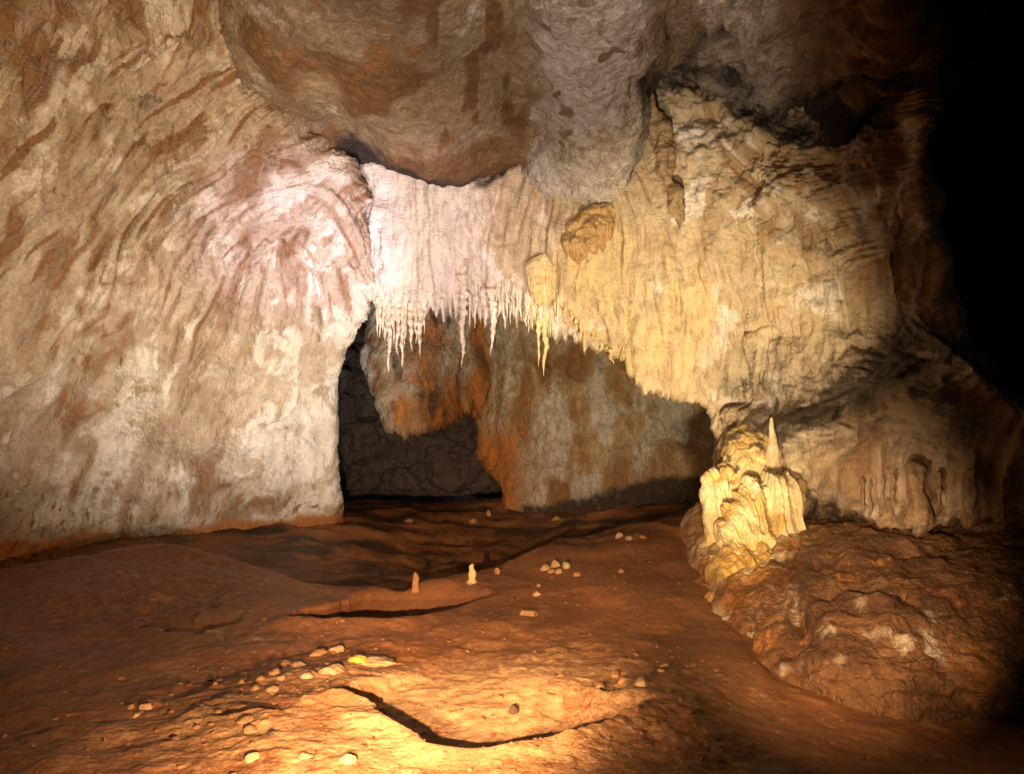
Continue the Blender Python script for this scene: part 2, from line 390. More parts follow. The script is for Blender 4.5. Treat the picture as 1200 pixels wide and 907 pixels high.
# ------------------------------------------------------------------ right wall, ending in the stalactite curtain
C_ = [
 [(388,150,10.3),(402,205,10.25),(432,260,10.3),(441,310,10.4),(443,350,10.45)],
 [(465,150,10.1),(466,208,9.95),(468,262,10.05),(468,315,10.2),(470,360,10.35)],
 [(505,150,9.9),(505,215,9.8),(505,265,9.95),(505,310,10.1),(505,354,10.3)],
 [(560,150,9.8),(560,220,9.7),(560,265,9.85),(560,310,10.),(560,350,10.2)],
 [(620,150,9.7),(620,225,9.6),(620,270,9.7),(620,315,9.85),(620,358,10.1)],
 [(682,150,9.5),(682,235,9.4),(682,290,9.5),(682,340,9.7),(682,386,9.9)],
 [(718,130,9.3),(719,230,9.2),(720,290,9.4),(720,350,9.6),(720,406,9.8)],
 [(742,120,9.1),(741,225,9.1),(740,290,9.3),(740,345,9.55),(738,394,9.75)],
 [(768,110,8.9),(764,220,9.05),(760,290,9.3),(757,370,9.5),(755,440,9.7)],
 [(805,100,8.7),(803,210,8.9),(801,290,9.2),(801,370,9.4),(800,457,9.7)],
 [(850,100,8.5),(846,210,8.7),(840,300,9.0),(836,390,9.3),(832,475,9.7)],
 [(885,100,8.3),(880,210,8.5),(871,310,8.9),(860,420,9.3),(847,515,9.6)],
 [(910,100,8.1),(905,220,8.3),(895,330,8.7),(875,460,9.05),(840,585,9.35)],
 [(950,100,7.8),(945,220,8.1),(937,340,8.4),(925,480,8.55),(905,640,8.7)],
 [(1000,90,7.4),(1000,220,7.8),(1000,350,8.0),(1000,470,7.9),(1000,650,8.3)],
 [(1050,80,7.0),(1055,220,7.4),(1062,350,7.6),(1078,470,7.4),(1095,650,7.8)],
 [(1085,60,6.8),(1082,200,7.2),(1106,340,7.35),(1140,470,7.1),(1190,650,7.3)],
]
rows = []
for k, c in enumerate(C_):
    if k >= 7: c[0] = (c[0][0], 35, c[0][2] + .25)
    e = c[-1]
    low = k >= 12
    back = [(e[0], e[1] - 4, e[2] + .35), (e[0], e[1] - 14, e[2] + .9), (e[0], e[1] - 60, e[2] + 1.6)] if not low else \
           [(e[0], e[1] + 15, e[2] + .2), (e[0], e[1] + 30, e[2] + .4), (e[0], e[1] + 60, e[2] + .8)]
    rows.append(c + back)
first = [(q[0] + 3, q[1], q[2] + .6) for q in rows[0]]
first0 = [(q[0] + 20, q[1], q[2] + 1.8) for q in rows[0]]
last = [(q[0] - 4, q[1], q[2] + .9) for q in rows[-1]]
last2 = [(q[0] - 14, q[1], q[2] + 3) for q in rows[-1]]
last3 = [(q[0] - 30, q[1], q[2] + 7) for q in rows[-1]]
cols = [first0, first] + rows + [last, last2, last3]
ctrl = [[cols[c][r] for c in range(len(cols))] for r in range(len(cols[0]))]
nv, nu = 680, 900
G = loft(ctrl, nv, nu); Nn = grid_normals(G)
GR_P, GR_N = G, Nn
P = G.reshape(-1, 3); n = Nn.reshape(-1, 3)
px, py = project(P)
a, b_ = px * .0117, py * .0117
sw = fbm(P, .5, 3); sw2 = fbm(P + 31, 1.6, 3)
R_ = sstep(780, 900, px)            # the rough right part
u = a + .05 * sw + .06 * sw2; v = b_
FR_ = Flow(380, 1220, 60, 720, [(450,300,.05,1),(550,300,.03,1),(650,300,-.12,1),(720,350,.15,1),(800,350,.15,1),(900,300,.1,1),(1000,350,.05,1),(1090,350,.15,1),(800,160,.3,1),(900,150,1,.3),(1000,150,1,-.2),(1000,270,1,-.1),
    (950,470,1,-.4),(1050,430,1,-.4),(1000,560,.05,1),(1120,560,.15,1),(880,460,-.3,1)], 70, .12, 12)
rf = FR_.sample(FR_.lic(0, 16), px, py); rm = FR_.sample(FR_.lic(2, 30), px, py); rc = FR_.sample(FR_.lic(5, 60), px, py)
d = .16 * fbm(P, .6, 3) + .10 * ridge(v3(a * .9 + .4 * sw, b_ * .35, sw), 1, 2) * sstep(760, 640, px)
d += .010 * rf + .016 * (1 - .75 * R_ * sstep(300, 260, py)) * rm * (1 + .6 * sstep(490, 560, py) * R_) + .026 * rc * sstep(250, 320, py) * (1 - .4 * R_)
scal = ridge(v3(u * 4.5, v * 2.3 + .3 * sw2), 1, 3)
d += .014 * scal * (1 - .6 * R_)
d += .030 * ridge(v3(u * 6, v * .45, sw), 1, 2) * (1 - .35 * R_) * sstep(240, 300, py)
d += .026 * fbm(P, 4, 5) + R_ * (.10 * fbm(P + 66, 1.5, 4) + .03 * np.abs(fbm(P + 71, 5, 3)))
cell = fbm(P + 3, 5.5, 3)
scale_ = np.abs(fbm(v3(u * 5.5, v * 4, sw), 1, 2))
sawp = v * 2.2 + 1.0 * fbm(v3(u * 2.2, v * .6, sw), 1, 3) + .45 * ridge(v3(u * 7, v * 1.0), 1, 2)
saw = sawp - np.floor(sawp); saw = np.where(saw < .85, saw / .85, (1 - saw) / .15)
d += .034 * saw * sstep(-.15, .25, fbm(P + 29, 1.1, 3)) * (1 - .8 * R_) * sstep(760, 700, px) * .35
d += .03 * (scale_ - .2) * sstep(230, 300, py) * sstep(860, 700, px)
stain_shade = 0.0; rust = 0.0; soot_shade = 0.0
# hollows, their shade painted dark into the rock colour
LEDGE = [  # line of a ledge, reach above / below (px), recess above, bulge below, painted shade, roughness
    ([(745,150),(765,108),(800,92),(850,112),(900,150),(960,160),(1020,140),(1090,120)], 26, 30, -.16, .08, .75, .16),
    ([(900,290),(930,280),(970,292),(1010,280),(1050,272),(1100,285)], 22, 24, -.16, .12, .45, .10),
    ([(850,515),(880,490),(930,480),(985,470),(1030,462),(1080,470)], 60, 45, -.30, .30, .55, .16),
    ([(1000,430),(1040,410),(1080,400),(1120,410)], 30, 30, -.14, .10, .4, .08),
    ([(985,512),(1030,500),(1080,492),(1130,505),(1180,545)], 24, 40, -.12, .16, .3, .05),
    ([(400,172),(450,192),(530,222),(590,205),(640,165)], 14, 14, -.05, .03, .7, .05),
    ([(640,240),(690,255),(735,240),(745,170)], 8, 10, -.03, .02, .3, .03),
]
rough_n = ridge(v3(a * 2.6 + .6 * b_, b_ * 4.2 - .9 * a, sw), 1, 4) * .6 + .5 * fbm(P + 15, 3.2, 4)
for pts, ra, rb, up_, dn_, st, rg in LEDGE:
    D, sd, fr = polydist(px + 26 * sw2 + 16 * sw, py + 16 * sw + 14 * sw2, smooth_poly(pts))
    f = sstep(-.02, .2, fr) * sstep(1.02, .8, fr)
    t = np.where(sd < 0, -D, D)
    soft = 7.0
    wgt = 1 / (1 + np.exp(-np.clip(t / soft, -20, 20)))
    d += f * (wgt * dn_ * np.exp(-np.maximum(t, 0) / rb) + (1 - wgt) * up_ * np.exp(-np.maximum(-t, 0) / ra))
    g = f * np.exp(-(np.minimum(t + ra * .5, 0) / (ra * 1.1)) ** 2) * np.exp(-(np.maximum(t + ra * .3, 0) / (ra * .8)) ** 2)
    d += rg * .28 * rough_n * g
    soot_shade = np.maximum(soot_shade, st * g * sstep(-.5, .5, rough_n + .3 * sw2 + .25))
# broken blocky rock
blk = sstep(740, 790, px) * sstep(60, 100, py) * sstep(340, 230, py)
d += .14 * blk * fbm(P + 40, 1.9, 5) + .06 * blk * np.abs(fbm(P + 48, 3.2, 3)) + .03 * blk * np.abs(fbm(P + 8, 6, 3))
# overhang with a fringe, and a recess under it
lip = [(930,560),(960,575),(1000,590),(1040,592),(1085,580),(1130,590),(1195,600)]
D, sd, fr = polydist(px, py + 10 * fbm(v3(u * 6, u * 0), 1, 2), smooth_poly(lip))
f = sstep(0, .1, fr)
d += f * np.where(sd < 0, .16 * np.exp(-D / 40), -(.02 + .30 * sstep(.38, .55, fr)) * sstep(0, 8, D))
soot_shade = np.maximum(soot_shade, f * .7 * (sd > 0) * sstep(0, 10, D))  # shade of the recess under the lip, put into the colour
low = sstep(500, 540, py) * sstep(870, 960, px)
d += low * (.11 * ridge(v3(u * 2.6, v * .5, sw), 1, 2) + .095 * ridge(v3(u * 5.5, v * .8, sw2), 1, 3) * sstep(505, 575, py + 40 * fbm(v3(u * 2.5, 0 * u), 1, 2)))
bulge = np.exp(-(((px - 1080) / 110) ** 2 + ((py - 540) / 40) ** 2)); d += .22 * bulge
shelf = [(905,520),(880,520),(850,535),(830,560)]
# cracks and seams
for pts, w, amp in [([(950,230),(975,290),(985,350)],3,-.05), ([(868,390),(893,380),(905,395)],3,-.05),
                    ([(640,165),(610,190),(560,220)],5,-.06), ([(770,240),(790,300),(800,370)],3,.03),
                    ([(915,330),(926,390),(927,440)],2.2,.03), ([(895,400),(902,450),(903,490)],2.2,.03), ([(905,190),(918,230),(925,255)],4,.05)]:
    D, sd, fr = polydist(px + 3 * sw2, py, smooth_poly(pts)); d += amp * np.exp(-(D / w) ** 2)
st_n = .7 * fbm(v3(u * 2.2, v * .35, sw), 1, 4) + .16 * rc + .10 * rm
stain_shade = sstep(.12, .8, st_n + .25 * sstep(900, 1080, px) + .18 * blk) * .75
stain_shade = np.maximum(stain_shade, sstep(-.35, .4, fbm(P + 50, 1.3, 4)) * sstep(840, 1040, px) * .6)  # browner to the right: light falloff put into the colour
yel_glow = .55 * np.exp(-(((px - 770) / 100) ** 2 + ((py - 390) / 95) ** 2)) + .7 * np.exp(-(((px - 690) / 55) ** 2 + ((py - 300) / 60) ** 2))  # the lamp's yellow cast painted into the curtain edge
rust = sstep(.1, .9, yel_glow + .55 * st_n)
pale = sstep(620, 520, px) * .85 + sstep(.2, .6, fbm(P + 21, 1.8, 4)) * .6
pale = np.maximum(pale, .8 * blk * sstep(.30, .5, fbm(P + 60, 2.4, 3)))
stain_shade *= 1 - .8 * sstep(640, 540, px)
uc = np.tile(np.linspace(0, 1, nu), nv); d *= 1 - .75 * (uc > .5) * sstep(7.5, 8.6, P[:, 1]) * (px > 1060)
P2 = P + n * d[:, None]
LB = smooth_poly([(840,560),(900,505),(950,470),(1000,440),(1060,415),(1110,425),(1190,500)])
Db, sb, fb = polydist(px + 14 * sw2, py + 14 * sw, LB, 260)
tb = np.where(sb < 0, -Db, Db)
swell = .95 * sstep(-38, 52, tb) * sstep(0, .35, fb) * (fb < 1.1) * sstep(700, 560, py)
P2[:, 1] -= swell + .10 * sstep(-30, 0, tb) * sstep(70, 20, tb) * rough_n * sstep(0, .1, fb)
soot_shade = np.maximum(soot_shade, .8 * np.exp(-((tb - 2) / 36) ** 2) * sstep(0, .15, fb) * sstep(-.4, .6, rough_n + .2))  # painted shade on the up-facing slope above the swell
vrow = np.repeat(np.linspace(0, 1, nv), nu)
edge_pts = [c[-1][:2] for c in C_[:13]]
De, sde, fre = polydist(px, py, smooth_poly(edge_pts))
comb = np.clip(fbm(v3(px * .16, 0 * px, 0 * px), 1, 3) + .25, 0, 1.2) * (1 - .8 * sstep(770, 800, px))
P2[:, 2] -= .26 * comb * np.exp(-De / 6) * sstep(0, .02, fre) * sstep(1, .9, fre) * (De < 60)
WALL_P2 = P2; WALL_PX = project(P2)
o = mesh_obj('cave_wall', P2, grid_faces(nv, nu), M_curt, masks(len(P), stain_shade, pale, soot_shade, rust))
tag(o, 'cream to yellow rock wall whose lower edge carries the stalactites, dark at its right end', 'cave wall', kind='structure')

tick('ceiling\nKc')
# ------------------------------------------------------------------ ceiling
Kc = [
 [(392,178,9.6),(335,135,8.9),(298,88,8.1),(274,10,7.05),(255,-120,5.5),(240,-260,3.6)],
 [(450,197,9.4),(405,150,8.5),(362,100,7.6),(330,20,6.6),(310,-120,5.1),(300,-260,3.5)],
 [(530,222,9.2),(500,165,8.2),(470,105,7.3),(440,20,6.3),(430,-120,4.9),(425,-260,3.4)],
 [(595,202,9.1),(578,150,8.25),(560,95,7.4),(545,20,6.45),(540,-120,5.0),(540,-260,3.4)],
 [(640,225,9.1),(628,150,8.5),(615,95,7.7),(610,20,6.7),(605,-120,5.2),(605,-260,3.5)],
 [(690,247,9.0),(685,170,8.2),(680,100,7.4),(675,20,6.5),(670,-120,5.1),(670,-260,3.4)],
 [(738,232,8.85),(745,165,8.2),(748,100,7.5),(740,20,6.5),(735,-120,5.1),(735,-260,3.4)],
 [(772,106,8.3),(788,72,7.8),(800,30,7.1),(800,-30,6.3),(800,-120,5.2),(800,-260,3.5)],
 [(850,112,8.1),(858,75,7.5),(865,25,6.75),(870,-40,6.0),(870,-120,5.1),(870,-260,3.4)],
 [(930,150,7.7),(935,100,7.15),(940,35,6.4),(940,-40,5.7),(940,-120,5.0),(940,-260,3.4)],
 [(1010,148,7.2),(1010,100,6.75),(1010,40,6.2),(1008,-30,5.6),(1000,-120,4.9),(990,-260,3.4)],
 [(1085,150,6.9),(1072,100,6.5),(1052,40,6.1),(1030,-30,5.6),(1010,-120,4.9),(1000,-260,3.4)],
]
for k, c in enumerate(Kc):
    if k == 0: dl = -.05; c[0] = (c[0][0], c[0][1], c[0][2] + dl); continue
    yw = float(np.median(WALL_P2[((WALL_PX[0] - c[0][0]) ** 2 + (WALL_PX[1] - c[0][1]) ** 2 < 60) & (WALL_P2[:, 1] < 11.5), 1])) + .22
    dl = yw - c[0][2]
    c[0] = (c[0][0], c[0][1], yw); c[1] = (c[1][0], c[1][1], c[1][2] + .75 * dl); c[2] = (c[2][0], c[2][1], c[2][2] + .35 * dl)
cols = [[(c[0][0], c[0][1] - 30, c[0][2] + 2.2), (c[0][0], c[0][1] - 7, c[0][2] + .7)] + c for c in Kc]
f0 = [(q[0] - 4, q[1] - 6, q[2] + .8) for q in cols[0]]
l0 = [(q[0] - 3, q[1] - 2, q[2] + .7) for q in cols[-1]]
l1 = [(q[0] - 14, q[1] - 8, q[2] + 3) for q in cols[-1]]
cols = [f0] + cols + [l0, l1]
ctrl = [[cols[c][r] for c in range(len(cols))] for r in range(len(cols[0]))]
nv, nu = 420, 760
G = loft(ctrl, nv, nu); Nn = grid_normals(G)
P = G.reshape(-1, 3); n = Nn.reshape(-1, 3)
px, py = project(P)
sw = fbm(P, .5, 3); sw2 = fbm(P + 31, 1.6, 3)
d = .20 * fbm(P, .55, 3) + .05 * fbm(P, 1.8, 5) + .016 * fbm(P, 8, 4) + .03 * np.abs(fbm(P + 37, 2.6, 4))
d += .02 * ridge(v3(px * .012 * 4 + py * .012 * 3, py * .012 * 2.2 - px * .012 * 1.2, sw), 1, 3)
grey = sstep(595, 650, px + 25 * sw2) * sstep(780, 745, px + .0 * py)
soot_shade = 0.0
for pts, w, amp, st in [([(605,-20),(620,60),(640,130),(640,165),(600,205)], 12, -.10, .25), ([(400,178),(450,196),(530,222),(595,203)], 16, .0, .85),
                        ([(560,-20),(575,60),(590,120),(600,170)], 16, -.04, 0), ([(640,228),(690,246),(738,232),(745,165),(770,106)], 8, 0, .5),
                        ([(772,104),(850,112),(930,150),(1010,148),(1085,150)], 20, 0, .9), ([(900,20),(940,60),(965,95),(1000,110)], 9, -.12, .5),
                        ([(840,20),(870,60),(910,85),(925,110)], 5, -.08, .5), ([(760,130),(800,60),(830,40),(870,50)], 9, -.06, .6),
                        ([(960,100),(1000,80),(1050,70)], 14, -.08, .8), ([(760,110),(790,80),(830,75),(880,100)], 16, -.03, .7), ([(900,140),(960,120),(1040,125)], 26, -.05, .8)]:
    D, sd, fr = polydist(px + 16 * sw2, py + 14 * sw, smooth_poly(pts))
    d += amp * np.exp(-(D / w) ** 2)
    soot_shade = np.maximum(soot_shade, st * np.exp(-(D / w) ** 2))  # mineral dark and crease shade painted along the strokes
brn = fbm(P + 11, .8, 5) + .25 * sw2
stain_shade = sstep(-.18, .45, brn) * (1 - grey) * sstep(800, 740, px)
bands = fbm(v3(px * .03, py * .008, sw), 1, 3)
stain_shade = np.maximum(stain_shade, sstep(.1, .45, bands) * sstep(470, 520, px) * sstep(640, 600, px) * .9)
pale = np.maximum(grey * (.75 + .4 * sw2), sstep(.15, .6, fbm(P + 71, 1.1, 4)) * .7 * sstep(620, 560, px))
pale = np.maximum(pale, sstep(790, 840, px) * sstep(960, 900, px) * .55)
stain_shade = np.maximum(stain_shade, sstep(.42, .6, fbm(P + 91, 2.8, 3)) * grey * .7)
stain_shade = np.maximum(stain_shade, sstep(900, 990, px) * .8)
rr = sstep(750, 830, px)
d += rr * (.26 * fbm(P + 4, 1.1, 5) + .12 * ridge(P * np.array([.7, 1, 1.3]) + 8, 1.3, 4) + .10 * np.abs(fbm(P + 52, 2.4, 4)))
rust = sstep(.35, .7, fbm(P + 111, 1.5, 4)) * sstep(560, 480, px) * .6
P2 = P + n * d[:, None]
o = mesh_obj('cave_ceiling', P2, grid_faces(nv, nu), M_ceil, masks(len(P), stain_shade, pale, soot_shade, rust))
tag(o, 'brown mottled domed ceiling with a pale grey panel above the stalactites', 'cave ceiling', kind='structure')

tick('back wall be')
# ------------------------------------------------------------------ back wall behind the curtain
Dw = [
 [(445,290,12.8),(437,390,12.6),(441,440,12.5),(457,490,12.4)],
 [(470,290,12.4),(465,390,12.25),(468,440,12.15),(475,501,12.15)],
 [(510,290,12.4),(508,380,12.3),(508,430,12.2),(510,489,12.3)],
 [(546,290,12.6),(545,380,12.5),(546,420,12.5),(546,469,12.55)],
 [(567,290,12.8),(565,380,12.7),(564,430,12.75),(562,472,12.75)],
 [(592,290,12.9),(588,380,12.85),(580,450,12.9),(570,520,12.95)],
 [(620,290,13),(615,390,13),(605,480,13.05),(590,560,13.1)],
 [(645,290,13.1),(642,390,13.1),(630,490,13.1),(600,600,13.2)],
 [(690,290,13.3),(688,400,13.3),(684,490,13.25),(672,600,13.1)],
 [(755,290,13.4),(755,400,13.35),(752,490,13.3),(748,590,13.0)],
 [(820,290,13.2),(822,400,13.2),(823,490,13.1),(828,590,12.7)],
 [(900,290,12.9),(900,400,12.9),(900,490,12.8),(905,590,12.3)],
]
rows = []
for k, c in enumerate(Dw):
    e = c[-1]
    rows.append(c + ([(e[0], e[1] - 4, e[2] + .4), (e[0], e[1] - 40, e[2] + 1.6)] if k < 7 else [(e[0], e[1] + 15, e[2]), (e[0], e[1] + 40, e[2] + .1)]))
f1 = [(q[0] + 3, q[1] - 2, q[2] + .6) for q in rows[0]]; f0 = [(q[0] + 20, q[1] - 8, q[2] + 2.2) for q in rows[0]]
cols = [f0, f1] + rows
ctrl = [[cols[c][r] for c in range(len(cols))] for r in range(6)]
nv, nu = 330, 480
G = loft(ctrl, nv, nu); Nn = grid_normals(G)
P = G.reshape(-1, 3); n = Nn.reshape(-1, 3)
px, py = project(P)
a, b_ = px * .0152, py * .0152
sw = fbm(P, .5, 3); sw2 = fbm(P + 31, 1.6, 3)
d = .16 * fbm(P, .6, 3) + .03 * fbm(P, 3, 4) + .04 * ridge(v3(a * 2.6 + .3 * sw, b_ * .6), 1, 2)
d += .045 * ridge(v3(a * 4 + .5 * b_, b_ * 1.2, sw), 1, 3) * sstep(600, 560, px) + .012 * fbm(P, 9, 4)
for pts, w, amp in [([(560,380),(545,420),(540,450)], 7, -.1), ([(735,385),(740,440),(745,500)], 8, -.06), ([(680,480),(760,500),(835,480)], 10, -.06), ([(700,545),(760,530),(830,540)], 12, .10)]:
    D, sd, fr = polydist(px, py, smooth_poly(pts)); d += amp * np.exp(-(D / w) ** 2)
blot = fbm(P * np.array([1.3, 1, .7]) + 14, 1.2, 5) + .45 * fbm(v3(a * 2.4, b_ * .5), 1, 4)
left = sstep(590, 550, px + 12 * sw2)
stain_shade = np.maximum(sstep(-.05, .5, blot) * .9 * sstep(790, 660, px), sstep(.25, .5, blot) * .6)
rust = np.maximum(left * (.42 + .8 * sw2 + .5 * blot) * sstep(450, 470, px), sstep(640, 590, px + 10 * sw) * sstep(480, 520, py) * .75)
pale = sstep(-.25, .25, -blot) * (.5 + .4 * sstep(620, 680, px)) + sstep(456, 444, px) * .8
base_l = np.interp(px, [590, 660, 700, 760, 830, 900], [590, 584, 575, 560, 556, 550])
soot_shade = np.maximum(sstep(-6, 8, py - base_l + 4 * sw2) * sstep(595, 620, px) * .8, sstep(.2, .6, fbm(P + 44, 1, 4)) * sstep(400, 350, py) * .7)  # dark curb at the foot; patchy dark top paints the curtain's shadow
soot_shade = np.maximum(soot_shade, sstep(.0, .5, fbm(v3(a * 3, b_ * 1.2), 1.2, 4)) * left * .6)
P2 = P + n * d[:, None]
De, sde, fre = polydist(px, py, smooth_poly([c[-1][:2] for c in Dw[:8]]))
comb = np.clip(fbm(v3(px * .15, 0 * px, 0 * px), 1, 3) + .2, 0, 1.2)
P2[:, 2] -= .26 * comb * np.exp(-De / 5) * (De < 60) * sstep(620, 590, px)
o = mesh_obj('cave_wall', P2, grid_faces(nv, nu), M_back, masks(len(P), stain_shade, pale, soot_shade, rust))
tag(o, 'blotchy orange and grey rock wall behind the stalactites, with a low hanging nose on its left', 'cave wall', kind='structure')

tick('dark walls')
# ------------------------------------------------------------------ dark walls of the passage and an added wall filling the black at the right
def plain_wall(name, ctrl, nv, nu, amp, label):
    G = loft(ctrl, nv, nu); Nn = grid_normals(G)
    P = G.reshape(-1, 3); n = Nn.reshape(-1, 3)
    d = amp * fbm(P, .5, 5) + amp * .3 * ridge(P * np.array([.5, .5, 1.6]), 1.2, 3)
    o = mesh_obj(name, P + n * d[:, None], grid_faces(nv, nu), M_dark)
    return tag(o, label, 'cave wall', kind='structure')
plain_wall('cave_wall', [[(330,250,15.5),(400,255,17.5),(470,260,18.2),(560,260,18),(680,260,16.5)],
                         [(325,400,15.5),(400,400,17.6),(470,400,18.4),(560,400,18.2),(690,400,16.5)],
                         [(325,490,15.5),(400,490,17.3),(470,490,18),(560,490,17.9),(690,490,16.3)],
                         [(325,540,15.5),(400,545,17.2),(470,548,17.8),(560,545,17.7),(690,540,16.3)],
                         [(325,600,16.5),(400,600,18.5),(470,600,19),(560,600,19),(690,600,17.3)]], 220, 280, .85,
           'dim grey rock wall closing the dark passage under the hanging nose')
plain_wall('cave_wall', [[(960,-200,13),(1080,-200,14),(1250,-200,14),(1500,-200,11)],
                         [(960,200,15),(1080,200,16),(1250,200,16),(1500,200,12)],
                         [(960,500,15),(1080,500,16),(1250,500,16),(1500,500,12)],
                         [(960,660,15),(1080,660,16),(1250,660,16),(1500,660,12)]], 100, 100, .8,
           'unlit rock wall added to fill the black beyond the right end of the cave')

tick('floor\ndef')
# ------------------------------------------------------------------ floor
def gp(px, py, z):                       # point of a pixel ray at height z
    d = ray(px, py); return EYE + d * ((z - EYE[2]) / d[..., 2])[..., None]
FC = [(0,672,.0),(90,656,.12),(187,645,.22),(300,668,.06),(360,688,0),(450,692,0),(487,689,.01),(560,673,.05),(620,656,.12),(720,628,.26),(800,612,.33),
      (335,727,.04),(400,729,.04),(470,727,.04),(540,714,.02),(385,815,.08),(470,855,.06),(560,890,.02),(680,865,.05),(770,815,.08),
      (0,760,.0),(150,740,-.02),(0,880,.05),(200,840,.0),(300,900,.1),(600,900,.06),(800,880,.0),(900,840,-.04),(1000,880,-.12),(1150,850,-.2),
      (600,760,.02),(700,720,.08),(820,700,.12),(850,640,.25),(250,700,.05),(100,700,.06),(560,800,-.02)]
W = [gp(np.float64(x), np.float64(y), z) for x, y, z in FC]
W += [np.array(q) for q in [(-7.2,9.0,.2),(-5.5,10.2,.18),(-4,11,.12),(-2.6,11.8,.1),(-6.5,6,.1),(-3.6,9.9,-.02),(-2.2,10,-.1),(-1,9.6,-.2),(0,9.8,-.2),(1,10.3,-.12),(2,11.2,.02),
      (-1.5,12,.02),(0,12,.05),(1,13,.22),(3,13,.32),(-2,14.5,.15),(0,14.6,.2),(0,17,-.25),(-2.5,17,-.3),(4,12,.4),(6,10,.6),(6,6,.1),(5,4,-.2),(4,2.2,-.3),(2,2,0.02),(-2,2,.06),(-5,3,.1),(-12,8,.3),(12,8,.3),(-6,18,0),(8,18,0)]]
W = np.array(W)
cx_, cy_, cz_ = W[:, 0], W[:, 1], W[:, 2]
def tps(r2): return np.where(r2 > 1e-12, .5 * r2 * np.log(np.maximum(r2, 1e-12)), 0)
nC = len(W)
A = np.zeros((nC + 3, nC + 3))
A[:nC, :nC] = tps((cx_[:, None] - cx_) ** 2 + (cy_[:, None] - cy_) ** 2) + .02 * np.eye(nC)
A[:nC, nC:] = np.stack([np.ones(nC), cx_, cy_], -1); A[nC:, :nC] = A[:nC, nC:].T
SOL = np.linalg.solve(A, np.concatenate([cz_, np.zeros(3)]))
def plan(pts, z): return [tuple(gp(np.float64(x), np.float64(y), q)[:2]) for (x, y), q in zip(pts, z)]
CR2 = smooth_poly(plan([(-60,684),(0,672),(90,656),(187,645),(300,668),(360,688),(450,692),(487,689),(560,673),(620,656),(720,628),(800,612)], [0,0,.12,.22,.06,0,0,.01,.05,.12,.26,.33]), 5)
CR1 = smooth_poly(plan([(325,724),(345,728),(400,729),(470,727),(540,714),(590,698)], [.04]*4 + [.02,.02]), 5)
CR0 = smooth_poly(plan([(382,813),(400,818),(430,830),(455,850),(480,862),(510,880),(560,890),(620,880),(690,862),(735,838),(772,813)], [.08,.08,.07,.06,.06,.05,.02,.03,.05,.07,.08]), 4)
CR3 = smooth_poly(plan([(300,765),(340,758),(380,752),(410,748)], [.1]*4), 4)
CR4 = smooth_poly(plan([(620,880),(660,850),(700,822),(760,790)], [.04]*4), 4)
CR5 = smooth_poly(plan([(255,838),(300,832),(340,838)], [.08]*3), 4)
CR6 = smooth_poly(plan([(870,755),(900,785),(960,797)], [.02]*3), 4)
CR7 = smooth_poly(plan([(400,640),(480,645),(560,625),(640,608),(760,592)], [0,0,.08,.2,.3]), 4)
CR8 = smooth_poly(plan([(150,700),(180,735),(240,745),(300,720)], [.0]*4), 4)
def floor_z(x, y):
    x = np.asarray(x, float); y = np.asarray(y, float); sh = x.shape
    x = x.ravel(); y = y.ravel()
    z = SOL[nC] + SOL[nC+1] * x + SOL[nC+2] * y
    for k in range(nC): z = z + SOL[k] * tps((x - cx_[k]) ** 2 + (y - cy_[k]) ** 2)
    Pn = v3(x, y)
    w1 = fbm(Pn, .9, 3); w2 = fbm(Pn + 7, 3.5, 3)
    # (crest, drop, onset, recovery, wobble)
    for cr, D, on, rec, wb, fi, fo in [(CR2, .95, .10, 1.15, .10, .06, .05), (CR1, .80, .05, -1.3, .04, .05, .40), (CR0, .25, .025, .45, .06, .05, .2),
                               (CR3, .07, .02, .25, .10, .2, .2), (CR4, .06, .03, .3, .12, .2, .2), (CR5, .05, .02, .2, .1, .2, .2), (CR6, .03, .03, .2, .05, .2, .2), (CR7, .10, .1, .8, .2, .1, .1), (CR8, .08, .05, .5, .2, .2, .2)]:
        d, sd, fr = polydist(x + wb * w2, y + wb * w1, cr, 4.0)
        s = sd * d
        f = sstep(0, fi, fr) * sstep(1, 1 - fo, fr)
        # beyond the crest is the positive side
        z = z - D * f * np.where(s > 0, sstep(0, on * 2, s) * (np.exp(-s / rec) if rec > 0 else 1 - sstep(.55, -rec, s)), 0)
        z = z + min(.18 * D, .05) * f * np.exp(-(s / (on * 2.5 + .05)) ** 2)
    z = z + .05 * w1 + .007 * w2
    rk = sstep(-.15, .25, fbm(Pn + 19, .7, 3))
    near = np.exp(-(((x + 1.5) / 1.3) ** 2 + ((y - 4.6) / 1.2) ** 2))
    rk = np.clip(.10 * rk + near + np.exp(-(((x - .9) / .9) ** 2 + ((y - 4.2) / .6) ** 2)), 0, 1.2)
    q = v3(x * 3.2 - y * 1.2, y * 5 + x * 1.0, 0 * x)
    z = z + rk * (.013 * ridge(q, 1, 3) + .014 * np.abs(fbm(Pn + 3, 9, 3)) * sstep(-.2, .4, w2))
    fg = sstep(8.2, 9.4, y) * sstep(6, 3, np.abs(x + .5))
    z = z + fg * (.07 * ridge(v3(x * .55 - .2 * y, y * 1.5 + .25 * x, 0 * x), 1, 3) + .03 * fbm(v3(x * 1.6, y * 3.5), 1, 3))
    z = z + .0018 * fbm(Pn, 14, 4) + .012 * np.maximum(0, fbm(Pn + 41, 4.2, 3) - .28) * 2
    return z.reshape(sh)
ny, nx = 760, 820
ys_px = np.linspace(1250, 566, ny)
Yg = 1.7 / ((ys_px - 500) / K) * 1.0
Yg = np.concatenate([Yg[Yg < 21], [24.0]]); ny = len(Yg)
sx = np.linspace(-1, 1, nx)
XX = sx[None, :] * (.80 * Yg[:, None] + .9); YY = np.repeat(Yg[:, None], nx, 1)
ZZ = floor_z(XX, YY)
P = np.stack([XX, YY, ZZ], -1).reshape(-1, 3)
